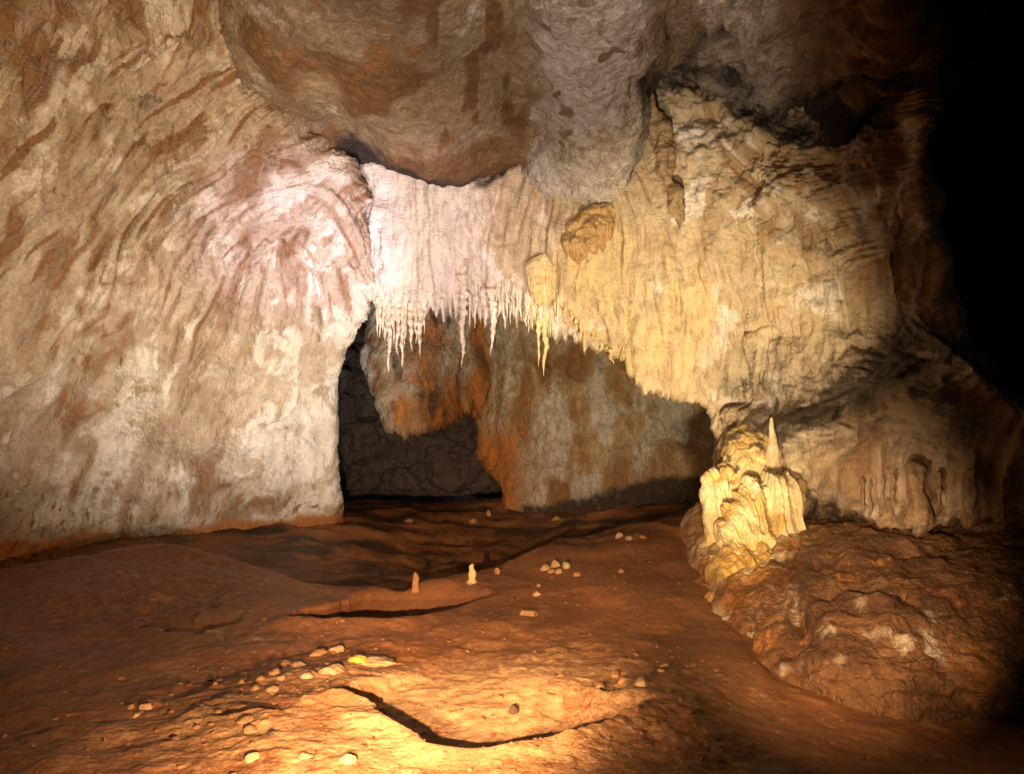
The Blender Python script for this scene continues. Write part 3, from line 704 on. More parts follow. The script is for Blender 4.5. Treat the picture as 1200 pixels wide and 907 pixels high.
x, y = P[:, 0], P[:, 1]; px, py = project(P); Pn = v3(x, y)
w1 = fbm(Pn, .9, 3)
stain_shade = sstep(-.1, .5, fbm(Pn + 13, 1.1, 5)) * .6 + sstep(.1, .5, fbm(v3(x * 1.5, y * 5), 1, 4)) * .35
stain_shade = np.maximum(stain_shade, .75 * sstep(-1.6, -3.2, x + .25 * (y - 5)) + .5 * sstep(6.2, 7.2, y))  # left clay browned: the lamp's falloff put into the colour
stain_shade = stain_shade * (1 - .8 * np.exp(-(((x + .3) / 1.6) ** 2 + ((y - 4.6) / 1.3) ** 2)))
pale = .95 * np.exp(-(((x + .8) / 1.5) ** 2 + ((y - 4.2) / 1.1) ** 2)) * (.75 + .7 * fbm(Pn + 3, 2.5, 3)) + .5 * np.exp(-(((x - .2) / 1.0) ** 2 + ((y - 5.0) / .8) ** 2))
pale = np.maximum(pale, .45 * sstep(.3, .7, fbm(Pn + 33, 4, 5)) * sstep(8, 6, y))
rust = sstep(.25, .7, fbm(Pn + 23, 1.7, 4)) * .5
rust = np.maximum(rust, .9 * np.exp(-(((x + .9) / .45) ** 2 + ((y - 5.6) / .35) ** 2)))
soot_shade = sstep(-.5, .6, fbm(v3(x * .8, y * 3) + 50, 1, 4)) * sstep(8, 9.5, y) * sstep(2.6, 1.4, x - .25 * (y - 9)) * .85
soot_shade = np.maximum(soot_shade, (.40 + .45 * fbm(v3(x * .7, y * 2.2) + 9, 1, 4)) * sstep(7.9, 9.0, y - .22 * np.maximum(x, 0) ** 1.5 - .35 * np.maximum(-x - 1, 0)) * sstep(-5, -3.5, x))  # far floor and gully darker than the near clay
o = mesh_obj('cave_floor', P, grid_faces(ny, nx), M_floor, masks(len(P), stain_shade, pale, soot_shade, rust))
tag(o, 'reddish brown clay floor with dark hollows and crusty ridges', 'cave floor', kind='structure')
def floor_at(px, py):
    d = ray(float(px), float(py)); t = np.linspace(2.2, 18, 1600)
    Q = EYE + d[None] * (t / d[1])[:, None]
    g = Q[:, 2] - floor_z(Q[:, 0], Q[:, 1])
    i = np.argmax(g < 0)
    return np.array([Q[i, 0], Q[i, 1], Q[i, 2]])

tick('mound at')
# ------------------------------------------------------------------ mound at the right
mr = [
 [(822,590,9.6),(880,604,9.2),(940,600,8.9),(1010,596,8.6),(1100,596,8.2),(1200,592,7.9),(1320,585,7.8)],
 [(828,618,8.7),(880,625,8.2),(938,618,8.0),(1010,615,7.8),(1100,612,7.5),(1200,612,7.2),(1320,605,7.2)],
 [(833,650,7.8),(875,662,7.25),(930,655,6.9),(1010,648,6.7),(1100,650,6.5),(1200,655,6.4),(1320,655,6.4)],
 [(845,698,6.8),(885,705,6.3),(940,698,5.95),(1020,690,5.75),(1110,692,5.7),(1210,700,5.7),(1320,700,5.7)],
 [(866,742,6.1),(900,748,5.7),(955,745,5.3),(1030,742,5.1),(1120,745,5.1),(1220,750,5.2),(1320,755,5.2)],
 [(896,782,5.6),(928,788,5.25),(970,792,5.0),(1050,797,4.85),(1140,795,4.85),(1230,795,4.9),(1320,800,4.9)],
 [(890,830,5.5),(925,840,5.2),(968,850,5.0),(1050,855,4.9),(1140,855,4.9),(1230,855,4.9),(1320,860,4.9)],
]
for r in mr: r.insert(0, (r[0][0] - 22, r[0][1] + 30, r[0][2]))
nv, nu = 380, 420
G = loft(mr, nv, nu); Nn = grid_normals(G)
P = G.reshape(-1, 3); n = Nn.reshape(-1, 3); px, py = project(P)
sw = fbm(P, .8, 3); sw2 = fbm(P + 31, 2, 3)
a, b_ = px * .008, py * .008
d = .10 * fbm(P, .9, 4) + .05 * fbm(P, 3, 4) + .018 * fbm(P, 9, 4)
d += .04 * ridge(v3(a * 1.4 + .2 * sw, b_ * 4.5 + .8 * sw), 1, 3) * sstep(930, 970, px)
d += .05 * ridge(v3(a * 5 + 1.6 * b_, b_ * 1.2 + .3 * sw), 1, 2) * sstep(960, 920, px)
for pts, w, amp in [([(960,700),(1000,690),(1040,708),(1060,700)], 4, -.10), ([(950,720),(990,708),(1045,712)], 9, .08), ([(930,720),(940,745),(925,765)], 10, -.08), ([(1010,640),(1060,650),(1120,640)], 7, .06)]:
    D, sd, fr = polydist(px + 6 * sw2, py + 4 * sw, smooth_poly(pts)); d += amp * np.exp(-(D / w) ** 2)
stain_shade = sstep(-.05, .4, fbm(P + 5, 1.4, 5)) * .85
pale = sstep(0, .5, fbm(P + 9, 3.2, 5) + .55 * np.exp(-(((px - 1030) / 60) ** 2 + ((py - 745) / 28) ** 2)) - .05) * sstep(690, 720, py) * .8
pale = np.maximum(pale, .9 * np.exp(-(((px - 940) / 40) ** 2 + ((py - 782 - (px - 940) * .1) / 9) ** 2)) * sstep(-.2, .3, sw2))
fl_ = sstep(985, 915, px + 10 * sw2) * sstep(760, 700, py)
pale = np.maximum(pale, fl_ * (.15 + .4 * ridge(v3(a * 6 + 1.5 * b_, b_ * .8 + .3 * sw), 1, 2)))
rust = np.maximum(sstep(970, 920, px) * (.45 + .8 * sw2), sstep(.1, .5, fbm(P + 17, 2, 4)) * .6)
mound = mesh_obj('rock_mound', P + n * d[:, None], grid_faces(nv, nu), M_mound, masks(len(P), stain_shade, pale, 0 * px, rust))
tag(mound, 'broad wet brown rock mound at the right, pale crust low on its front', 'rock mound')

tick('flowstone co')
# ------------------------------------------------------------------ flowstone column standing on the mound
def tube(rows, nu, nv, sq=1.0):
    """rows of (left px, right px, py, Y, bulge): closed lathe-like body, returns grid (nv, nu)"""
    r = np.array(rows, float)
    L = at(r[:, 0], r[:, 2], r[:, 3]); R = at(r[:, 1], r[:, 2], r[:, 3])
    c = (L + R) / 2; h = np.linalg.norm(R - L, axis=1) / 2
    data = np.concatenate([c, h[:, None], (h * r[:, 4])[:, None]], 1)
    cum = np.concatenate([[0], np.cumsum(np.linalg.norm(np.diff(c, axis=0), axis=1))])
    data = cr1(data, np.interp(np.linspace(0, cum[-1], nv), cum, np.arange(len(cum))))
    th = np.linspace(0, 2 * math.pi, nu, endpoint=False)
    G = np.empty((nv, nu, 3))
    cap = np.sqrt(np.clip(np.linspace(0, 1, nv) / .06, 0.0004, 1)); data[:, 3] *= cap; data[:, 4] *= cap
    ct = np.sign(np.cos(th)) * np.abs(np.cos(th)) ** sq; st = np.sign(np.sin(th)) * np.abs(np.sin(th)) ** sq
    G[..., 0] = data[:, 0:1] + data[:, 3:4] * ct
    G[..., 1] = data[:, 1:2] + data[:, 4:5] * st
    G[..., 2] = data[:, 2:3]
    return G
def wrap_normals(G):
    du = np.roll(G, -1, 1) - np.roll(G, 1, 1); dv = np.gradient(G, axis=0)
    n = np.cross(du, dv); n /= np.maximum(np.linalg.norm(n, axis=-1, keepdims=True), 1e-9)
    c = G.mean(axis=1, keepdims=True)
    if np.sum(n * (G - c)) < 0: n = -n
    return n
def empty(name, loc):
    e = bpy.data.objects.new(name, None); e.location = loc; e.empty_display_size = .1; COL.objects.link(e); return e
ZERO = (0, 0, 0)
colm = empty('flowstone_column', ZERO)
tag(colm, 'bright yellow flowstone column with ragged draperies standing on the mound edge', 'flowstone column')
def col_part(name, rows, nu, nv, flute, fseed, amp, stainv=0.0, palev=0.5, rustv=.3, dark_fn=None, sq=1.0, saw=.8):
    G = tube(rows, nu, nv, sq); Nn = wrap_normals(G)
    P = G.reshape(-1, 3); n = Nn.reshape(-1, 3); px, py = project(P)
    sw = fbm(P + fseed, 1.2, 3)
    d = amp * 1.25 * ridge(v3(P[:, 0] * flute * 1.5 + .35 * sw, P[:, 2] * .45 + .3 * sw, P[:, 1] * .6), 1, 3) + amp * .45 * fbm(P + fseed, 2.6, 4) + amp * .30 * fbm(P * np.array([1, 1, .5]), 12, 4)
    zz = P[:, 2] * 2.6 + .9 * fbm(v3(P[:, 0] * 3.5, P[:, 1] * 3.5, P[:, 2] * .8), 1, 3); zz = zz - np.floor(zz); d += amp * saw * np.where(zz < .2, zz / .2, (1 - zz) / .8)
    # carved lines under the small overhangs
    st = stainv + .6 * sstep(.1, .5, fbm(P + 3, 3, 4)); ru = rustv + .6 * sstep(0, .4, fbm(P + 6, 2.5, 3)) * sstep(.2, .6, rustv + 0 * px + .2)
    so = 0 * px if dark_fn is None else dark_fn(px, py)
    return mesh_obj(name, P + n * d[:, None], grid_faces(nv, nu, True), M_colm, masks(len(P), st * .6, palev + .5 * sw, so, ru), colm)
col_part('shoulder', [(876,896,500,9.0,.8),(864,908,510,8.8,.9),(850,918,530,8.6,.9),(840,926,556,8.45,.8),(840,930,585,8.4,.7),(842,930,620,8.3,.7),(842,932,650,8.2,.7)], 220, 180, 3.2, 2.0, .045, .25, .45, .45,
         lambda px, py: .7 * sstep(.1, .5, fbm(v3(px * .06, py * .09), 1, 3)) * sstep(585, 560, py), saw=.2)  # darker blotches on the upper shoulder
col_part('drapery', [(886,933,568,7.95,.45),(880,934,573,7.85,.5),(872,935,590,7.8,.5),(858,934,612,7.75,.5),(850,931,640,7.65,.55),(846,924,655,7.55,.6),(846,920,672,7.4,.6)], 300, 230, 7, 9.0, .07, .0, .7, .25, None, .62, .35)
col_part('apron', [(862,915,646,7.5,.6),(850,932,660,7.35,.7),(842,950,690,7.05,.8),(848,962,718,6.65,.9),(862,968,742,6.3,.9)], 160, 110, 6, 5.0, .05, .25, .35, .6)
for pts, w_ in (([(842,552),(831,562),(829,580),(835,598),(834,620),(830,645)], 3.6), ([(848,550),(845,575),(846,605),(845,650)], 4.5), ([(838,570),(837,590),(841,610),(838,645)], 3.0), ([(866,560),(860,585),(856,610),(854,655)], 5.5), ([(879,570),(874,590),(870,615),(869,655)], 4.5)):
    rws = []
    for k, (x, y) in enumerate(pts):
        t = k / (len(pts) - 1); hw = w_ * (.65 + .8 * t * t + .5 * (1 - t) ** 2)
        rws.append((x - hw, x + hw, y, 8.25 - .35 * t, 1.0))
    col_part('strand', rws, 36, 90, 9, x, .03, .1, .7, .35)

tick('stalactites ')
# ------------------------------------------------------------------ stalactites and stalagmites
def spike(name, top, tip, r0, mat, knob=.0, seed=0, nseg=None, blunt=False, lean=0.0, parent=None):
    """knobbly tapering body from top to tip, real 3-D lathe with irregular radius"""
    rng = np.random.RandomState(seed)
    top = np.asarray(top, float); tip = np.asarray(tip, float)
    L = np.linalg.norm(tip - top)
    nv = int(np.clip(L / .012, 18, 120)); nu = 20
    t = np.linspace(0, 1, nv)
    r = r0 * ((1 - t) ** .72 * .86 + .14 * (1 - t ** 4)) if not blunt else r0 * ((1 - .22 * t) * np.sqrt(np.clip(1 - t ** 9, 0, 1)) + 1.0 * np.exp(-t / .07))
    if knob:
        ph = np.cumsum(rng.uniform(.6, 1.5, nv)); f = max(2.0, L / .13)
        s = np.interp(t, np.linspace(0, 1, int(f) * 2 + 1), [rng.uniform(-1, 1) for _ in range(int(f) * 2 + 1)])
        saw = (t * f + .3 * s) % 1.0
        r = r * (1 + knob * (.7 * np.sin(2 * math.pi * saw) + .75 * s))
    r = r * (.55 + .45 * np.minimum(1, t * 6)) if not blunt else r
    th = np.linspace(0, 2 * math.pi, nu, endpoint=False)
    ax = top[None] + (tip - top)[None] * t[:, None]
    wob = r0 * (.15 if blunt else .5) * np.stack([np.interp(t, np.linspace(0, 1, 7), rng.uniform(-1, 1, 7)) * np.minimum(1, t * 4), np.interp(t, np.linspace(0, 1, 7), rng.uniform(-1, 1, 7)) * np.minimum(1, t * 4), 0 * t], -1) * (0.25 + t[:, None] * .9)
    ax = ax + wob
    G = np.empty((nv, nu, 3))
    G[..., 0] = ax[:, 0:1] + r[:, None] * np.cos(th); G[..., 1] = ax[:, 1:2] + r[:, None] * np.sin(th); G[..., 2] = ax[:, 2:3]
    P = G.reshape(-1, 3)
    rad = np.repeat(r, nu)
    nrm = np.stack([np.tile(np.cos(th), nv), np.tile(np.sin(th), nv), 0 * rad], -1)
    P = P + nrm * (rad * ((.25 if blunt else .6) * fbm(P * np.array([1, 1, .6]) + seed, 12, 3) + .35 * fbm(P * np.array([1, 1, .4]) + seed, 30, 2)))[:, None]
    origin = top if not blunt else top
    V = P - origin
    F = grid_faces(nv, nu, True)
    o = mesh_obj(name, V, F, mat, None, parent)
    o.location = origin
    return o
def wall_Y(px, py):
    q = (WALL_PX[0] - px) ** 2 + (WALL_PX[1] - py) ** 2
    m = q < 9
    return WALL_P2[m, 1].min() if m.any() else WALL_P2[np.argmin(q), 1]
ST = [  # px, top, tip, half width px, knob, material, label
 (444,338,382,3.0,.3,M_stal,'short thin stalactite at the far left corner of the white curtain, beside the black gap'),
 (450,345,396,3.0,.3,M_stal,'slim stalactite second from the left corner of the white curtain'),
 (456,345,438,4.0,.6,M_stal,'knobbly stalactite reaching lowest in the left cluster, over the black gap'),
 (461,350,402,3.5,.4,M_stal,'ribbed stalactite in the left cluster, just right of its lowest knobbly one'),
 (466,350,418,3.8,.5,M_stal,'middle stalactite of the left cluster with a needle tip'),
 (472,350,431,3.8,.5,M_stal,'long stalactite of the left cluster ending in a thin straw'),
 (476,350,398,3.0,.4,M_stal,'short stalactite squeezed between the straw tipped and the thick banded one'),
 (481,345,412,4.8,.7,M_stal,'thick banded stalactite left of the gap with the twin tipped one'),
 (487,345,375,2.2,.2,M_stal,'thin straw between the two thick banded stalactites of the left cluster'),
 (492,343,420,5.0,.7,M_stal,'thick banded stalactite with twin tips at the right end of the left cluster'),
 (500,347,363,3.0,.2,M_stal,'tiny stub right beside the twin tipped stalactite'),
 (509,342,360,3.0,.2,M_stal,'tiny stub on the bare arched edge, left of the smooth icicle'),
 (517,340,356,3.2,.2,M_stal,'small stub on the arched edge just left of the smooth icicle'),
 (528,332,373,4.5,.15,M_stal,'smooth white icicle shaped stalactite hanging alone over the dark hollow'),
 (537,334,358,3.2,.15,M_stal,'short pointed stalactite between the lone icicle and the long beaded one'),
 (543.5,300,431,6.0,.75,M_stal,'longest beaded stalactite in the middle of the white curtain'),
 (551,330,384,2.8,.3,M_stal,'slender stalactite just right of the longest beaded one'),
 (556,325,379,3.6,.4,M_stal,'second slender stalactite right of the longest beaded one'),
 (561,315,350,3.4,.3,M_stal,'short stalactite left of the thick carrot shaped one'),
 (567,328,382,6.0,.5,M_stal,'thick carrot shaped stalactite with a white tip'),
 (576,308,417,6.0,.75,M_stal,'long knobbly stalactite with a swollen lump near its end, right of the carrot shaped one'),
 (585,318,373,4.0,.3,M_stal,'white stalactite just right of the one with the swollen lump'),
 (590,325,387,4.0,.35,M_stal,'pointed white stalactite that hangs lower, third right of the carrot shaped one'),
 (596,322,360,3.4,.3,M_stal,'short white stalactite left of the broad blunt one'),
 (602,310,357,5.0,.4,M_stal,'broad blunt white stalactite left of the yellow drapery'),
 (610,325,373,4.0,.4,M_stal,'stalactite with a ragged tip just left of the yellow drapery'),
 (617,330,384,4.0,.3,M_stal,'pointed stalactite touching the left side of the yellow drapery'),
 (624,345,388,3.0,.3,M_staly,'short yellow stalactite under the left half of the yellow drapery'),
 (631,345,431,4.0,.6,M_staly,'thin knobbly yellow stalactite left beside the lowest hanging one'),
 (639,340,441,5.5,.6,M_staly,'yellow stalactite hanging lowest of all under the yellow drapery'),
 (645,345,396,3.2,.3,M_staly,'short yellow stalactite right beside the lowest hanging one'),
 (651,342,372,3.4,.3,M_staly,'small yellow stalactite at the right corner of the yellow drapery'),
 (656,345,365,3.0,.2,M_staly,'tiny yellow stalactite left of the pointed one on the yellow edge'),
 (662,340,377,4.0,.3,M_staly,'pointed yellow stalactite, first on the edge right of the yellow drapery'),
 (670,350,377,3.8,.3,M_staly,'pointed yellow stalactite, second on the edge right of the yellow drapery'),
 (676,358,388,3.4,.3,M_staly,'small yellow stalactite left of the long needle on the yellow edge'),
 (681,360,401,4.0,.3,M_staly,'long yellow needle with a thin neighbour, above the grey wall'),
 (688,372,396,3.0,.2,M_staly,'tiny yellow stalactite right of the long needle'),
 (696,372,401,4.0,.25,M_staly,'yellow stalactite with a bulging root midway along the sloping yellow edge'),
 (705,378,412,4.2,.25,M_staly,'broad pointed yellow stalactite before the last hanging cluster on the sloping edge'),
 (711,392,412,3.4,.3,M_staly,'small yellow tooth left of the last cluster on the sloping edge'),
 (717,395,427,4.8,.6,M_staly,'lumpy yellow stalactite with a straw tip, lowest of the sloping edge'),
 (726,388,409,3.6,.2,M_staly,'small yellow tooth at the corner of the notch in the yellow edge'),
 (767,446,461,3.2,.2,M_staly,'small white tooth left on the low right edge above the arch'),
 (775,450,460,2.6,.2,M_staly,'tiny tooth right of the small white tooth above the arch'),
 (801,452,460,2.6,.2,M_staly,'tiny tooth at the middle of the low arch edge'),
]
GS = 'stalactites hanging from the curtain edge'
for k, (x, y0, y1, hw, kn, mt, lab) in enumerate(ST):
    Y = wall_Y(x, y0 + 2) - .02
    o = spike('stalactite', at(x, y0 + (12 if x > 655 else 0), Y + .10 + hw * Y / K), at(x + random.uniform(-.6, .6), y1, Y + .02), hw * Y / K * (1.0 if mt is M_stal else .85), mt, kn * (.30 if mt is M_stal else .25), k + 1)
    tag(o, lab, 'stalactite', GS)
# hair thin straws filling the dense white fringe
rs = np.random.RandomState(5)
for k in range(62):
    x = rs.uniform(443, 640)
    if 500 < x < 538: x = rs.uniform(600, 655)
    y0 = np.interp(x, [440,470,500,540,600,640,660], [345,356,350,345,348,352,352]); y1 = y0 + rs.uniform(8, 42) * (1.35 if x < 490 else 1)
    if 545 < x < 610: y0 -= rs.uniform(0, 25)
    Y = wall_Y(x, y0) + rs.uniform(-.03, .15)
    o = spike('stalactite', at(x, y0 - 8, Y + .06), at(x, y1, Y), rs.uniform(1.6, 3.6) * Y / K, M_stal, rs.uniform(.05, .25), 500 + k)
    tag(o, 'hair thin straw stalactite in the dense fringe between the bigger white stalactites', 'stalactite', 'straws in the fringe of the curtain')
# small ones under the hanging nose
NS = [(497,490,503),(504,487,498),(511,485,501),(518,482,494),(525,478,490),(531,475,488),(536,470,484),(541,466,490),(545,466,487),(549,464,478)]
NL = ['first','second','third','fourth','fifth','sixth','seventh','eighth','ninth','tenth']
for k, (x, y0, y1) in enumerate(NS):
    Y = 12.33 + (x - 497) * .003
    o = spike('stalactite', at(x, y0 - 6, Y), at(x, y1, Y), 2.4 * Y / K, M_stalo, .3, 100 + k)
    tag(o, NL[k] + ' small orange stalactite from the left under the hanging nose of the back wall', 'stalactite', 'small stalactites under the hanging nose')
RS = [(1011,572,600,2.6,'thicker pale drip beside the dark niche under the right overhang'),(1020,575,612,3.0,'long drip hanging at the left end of the right overhang'),
      (1034,572,596,2.2,'thin drip right of the long one under the right overhang'),(1047,568,598,2.4,'drip in the middle of the right overhang'),
      (1100,565,598,3.2,'drip right of the stubby pillar'),(1142,562,604,3.4,'shadowed drip near the right end of the overhang'),
      (1176,570,620,3.4,'wet dim drip at the far right end of the overhang')]
for k, (x, y0, y1, hw, lab) in enumerate(RS):
    Y = wall_Y(x, y0 - 14) - .10
    o = spike('stalactite', at(x, y0 - 12, Y), at(x, y1, Y), hw * Y / K, M_stalb, .5, 200 + k)
    tag(o, lab, 'stalactite', 'drips under the right overhang')
def pillar(name, pts, Y, mat, label, cat, nu=40, nv=90, amp=.025, flute=8):
    G = tube([(a_, b2, y_, Yk, 1.0) for (a_, b2, y_, Yk) in pts], nu, nv); Nn = wrap_normals(G)
    P = G.reshape(-1, 3); n = Nn.reshape(-1, 3)
    d = amp * ridge(v3(P[:, 0] * flute, P[:, 2] * 2, P[:, 1] * flute), 1, 2) + amp * fbm(P, 6, 4)
    c = P.mean(0); o = mesh_obj(name, P + n * d[:, None] - c, grid_faces(nv, nu, True), mat); o.location = c
    return tag(o, label, cat)
Yp = float(wall_Y(1075, 545)) - .14
pillar('stalagmite', [(1068,1080,540,Yp+.12),(1065,1083,548,Yp+.06),(1066,1082,560,Yp),(1069,1080,572,Yp),(1068,1082,582,Yp),(1066,1086,596,Yp),(1062,1090,614,Yp)], Yp, M_stalb, 'stubby brown pillar joining overhang and mound at the right', 'pillar', amp=.018)
Ys = float(wall_Y(908, 528)) - .10
pillar('stalagmite', [(903.6,904.2,490,Ys),(902.6,905.6,500,Ys),(901.5,908,511,Ys),(900.5,910.5,522,Ys),(898,915,538,Ys),(892,924,585,Ys)], Ys, M_colm2, 'pale pointed stalagmite spire standing above the yellow column', 'stalagmite', amp=.012, flute=10)
# hanging rib of calcite, top right
Yr = 8.86
pillar('hanging_rib', [(757,767,112,Yr-.1),(760,770,130,Yr-.05),(766,778,150,Yr),(771,783,175,Yr),(775,787,200,Yr),(782,793,222,Yr+.02),(788,799,240,Yr+.02),(792,801,255,Yr+.02),(796,798.5,267,Yr+.02)], Yr, M_stalb, 'long dark knobbly rib of calcite running down the upper right wall', 'calcite rib', nv=200, amp=.055, flute=7)
# two fluted draperies on the curtain
def drapery(name, top, bot, Y0, Y1, mat, label, bulge=.12, flutes=16, sink=0.0):
    nv, nu = 110, 180
    T = np.array(smooth_poly(top, 20)); B = np.array(smooth_poly(bot, 20))
    s = np.linspace(0, 1, nu)
    T = np.stack([np.interp(s, np.linspace(0, 1, len(T)), T[:, k]) for k in (0, 1)], -1); B = np.stack([np.interp(s, np.linspace(0, 1, len(B)), B[:, k]) for k in (0, 1)], -1)
    t = np.linspace(-.12, 1, nv)[:, None]
    tt = np.clip(t, 0, 1)
    PXg = T[None, :, 0] * (1 - tt) + B[None, :, 0] * tt; PYg = T[None, :, 1] * (1 - tt) + B[None, :, 1] * tt - 10 * np.minimum(t, 0)
    prof = bulge * np.sqrt(np.clip(1 - (2 * s - 1) ** 4, 0, 1))[None]
    Yg_ = Y0 + (Y1 - Y0) * tt + .25 * (1 - prof / bulge) - prof * sstep(-.12, .12, t)
    fl = .028 * np.abs(np.sin(s * flutes * math.pi + 1.5 * np.sin(s * 9)))[None] + .02 * np.sin(s * flutes * 2.7)[None]
    Yg_ = Yg_ - fl * tt + sink * tt ** 3 + sink * .5 * fbm(v3((PXg * .05).ravel(), (PYg * .05).ravel()), 1, 3).reshape(PXg.shape)
    G = at(PXg, PYg, Yg_)
    P = G.reshape(-1, 3); P = P + .02 * np.stack([fbm(P, 6, 3), fbm(P + 9, 6, 3), fbm(P + 5, 6, 3)], -1)
    back = P.reshape(nv, nu, 3)[-1] + np.array([0, .25, .05])
    V = np.concatenate([P, back]); F = np.concatenate([grid_faces(nv, nu), np.stack([np.arange(nu - 1) + (nv - 1) * nu, np.arange(1, nu) + (nv - 1) * nu, np.arange(1, nu) + nv * nu, np.arange(nu - 1) + nv * nu], -1)])
    c = P.mean(0); o = mesh_obj(name, V - c, F, mat); o.location = c
    return tag(o, label, 'drapery')
drapery('flowstone_drapery', [(614,312),(620,304),(632,299),(646,296),(652,300)], [(621,345),(630,356),(640,360),(647,352),(653,346)], float(wall_Y(632,300)) + .02, float(wall_Y(632,345)) - .05, M_staly, 'yellow fan shaped drapery above the lowest hanging stalactite', flutes=11)
drapery('flowstone_drapery', [(655,280),(670,256),(690,242),(712,238),(726,242)], [(664,310),(680,312),(698,302),(712,290),(727,268)], float(wall_Y(690,245)), float(wall_Y(690,300)) - .02, M_ochre, 'ochre fluted drapery high on the curtain, right above the yellow fan', flutes=15, bulge=.16, sink=.26)

tick('stones on')
# ------------------------------------------------------------------ stones on the floor and the small stalagmites
def ico(sub):
    import bmesh
    bm = bmesh.new(); bmesh.ops.create_icosphere(bm, subdivisions=sub, radius=1)
    V = np.array([v.co[:] for v in bm.verts]); F = np.array([[v.index for v in f.verts] for f in bm.faces]); bm.free(); return V, F
IV, IF = ico(4)
def stone(px, py, w, h, mat, label, group=None, name='stone', lump=.25, dep=1.0, sink=.42, tilt=0):
    """w, h in picture pixels at the stone's own distance"""
    p = floor_at(px, py + h * .35)
    s = p[1] / K
    V = IV * np.array([w * s / 2, w * s / 2 * dep * .8, h * s / 2 * 1.15])
    sd = px * .37 + py * .11
    V = V * (1 + lump * fbm(IV + sd, 1.2, 3) + .10 * fbm(IV + sd, 4.5, 3))[:, None]
    rg = np.random.RandomState(int(sd * 10) % 9999)
    for _ in range(9):
        nn = rg.normal(size=3); nn /= np.linalg.norm(nn)
        nn[2] = abs(nn[2]) * (1.4 if _ < 3 else .6); nn /= np.linalg.norm(nn)
        ex = np.array([w * s / 2, w * s / 2 * dep * .8, h * s / 2]); lim = np.linalg.norm(nn * ex) * rg.uniform(.62, .9)
        q_ = np.maximum(V @ nn - lim, 0); V = V - .92 * q_[:, None] * nn
    V[:, 2] = np.where(V[:, 2] < -h * s * .35, -h * s * .35, V[:, 2])
    o = mesh_obj(name, V, IF, mat)
    o.rotation_euler = (random.uniform(-.15, .15), tilt, random.uniform(0, .5))
    o.location = (p[0], p[1], p[2] + h * s * (.5 - sink))
    return tag(o, label, 'stone', group)
random.seed(3)
GP = 'stones lying on the clay floor'
STN = [
 (640,663,14,11,M_pale,'tan stone at the left of the stone cluster beyond the clay slope'),
 (651,659,13,12,M_pale,'pale round stone at the middle of the stone cluster'),
 (664,661,11,12,M_green,'greenish round stone in the stone cluster'),
 (663,655,9,7,M_darkst,'dark stone at the back of the stone cluster'),
 (655,668,11,7,M_pale,'low cream stone in front of the greenish one'),
 (646,668,10,7,M_stone,'low brown stone in front of the pale round one'),
 (677,671,11,8,M_stone,'shiny brown stone right of the stone cluster'),
 (629,694,10,9,M_pale,'pale lump alone below the stone cluster'),
 (632,685,7,5,M_stone,'small brown pebble between pale lump and stone cluster'),
 (620,716,26,9,M_stone,'flat tan slab of stone lying below the stone cluster'),
 (726,626,13,8,M_pale,'pale stone on the crest at the right, in front of the dark gully'),
 (738,629,12,6,M_pale,'pale flat stone beside the one on the right hand crest'),
 (754,628,9,5,M_stone,'brown pebble at the right end of the crest'),
 (728,668,8,7,M_stone,'lone brown pebble midway up the right slope'),
 (602,829,16,14,M_darkst,'dark hollowed stone alone in the middle of the pale basin'),
 (586,816,12,5,M_stone,'flat pebble behind the dark hollowed stone'),
 (721,788,14,8,M_stone,'tan stone behind the right end of the curved ledge'),
 (704,802,18,8,M_stone,'low tan stone at the right of the basin, left of the pair'),
 (752,798,24,10,M_pale,'pale oblong stone on the right end of the curved ledge'),
 (780,778,13,7,M_stone,'flat pebble with a paler rim right of the ledge'),
 (775,785,11,5,M_pale,'small pale pebble under the flat pebble right of the ledge'),
 (812,778,11,5,M_stone,'flat dim pebble farthest right on the clay'),
 (408,886,22,15,M_pale,'rounded cream stone in the brightest foreground'),
 (358,884,22,9,M_pale,'whitish flat stone left of the rounded cream stone'),
 (172,826,16,11,M_pale,'white lump of calcite on the brown clay at the left'),
 (160,836,13,7,M_pale,'smaller white lump in front of the calcite on the left'),
 (152,827,10,9,M_stone,'brown stone touching the white calcite on the left'),
 (393,759,20,9,M_pale,'pale crust stone at the top of the pebble bank'),
 (372,764,24,9,M_stone,'tan slab second at the top of the pebble bank'),
 (335,777,20,8,M_stone,'tan pebble left in the upper row of the pebble bank'),
 (351,778,20,7,M_pale,'long pale pebble in the middle of the pebble bank'),
 (323,786,15,8,M_stone,'rounded pebble in the second row of the pebble bank'),
 (305,793,12,7,M_stone,'small pebble at the left of the second row'),
 (329,793,12,7,M_pale,'small pale pebble under the second row of the bank'),
 (386,783,34,12,M_pale,'largest pale slab on the right of the pebble bank'),
 (360,790,18,8,M_pale,'pale flat stone left of the largest slab'),
 (320,806,18,9,M_pale,'cream stone at the foot of the pebble bank'),
 (300,804,14,7,M_stone,'brown pebble at the foot of the bank, left of the cream one'),
 (283,797,10,7,M_stone,'outlying pebble at the left end of the bank'),
 (288,842,26,9,M_stone,'long tan ledge stone at lower left of the bank'),
 (293,853,22,9,M_stone,'second ledge stone right below the long tan one'),
 (295,885,18,12,M_pale,'amber stone in the bottom left of the bright patch'),
 (318,858,14,7,M_darkst,'small dark stone beside the ledge stones'),
 (255,834,16,8,M_stone,'ring shaped clay stone left of the ledge stones'),
 (480,608,12,6,M_stone,'dim stone on the far clay before the black passage'),
 (554,609,12,7,M_stone,'dim stone on the far clay near the foot of the back wall'),
 (652,606,12,6,M_stone,'dim rounded stone on the far clay under the back wall'),
 (573,599,6,12,M_stalo,'small upright orange stone at the foot of the back wall'),
]
for q in STN: stone(*q, group=GP)
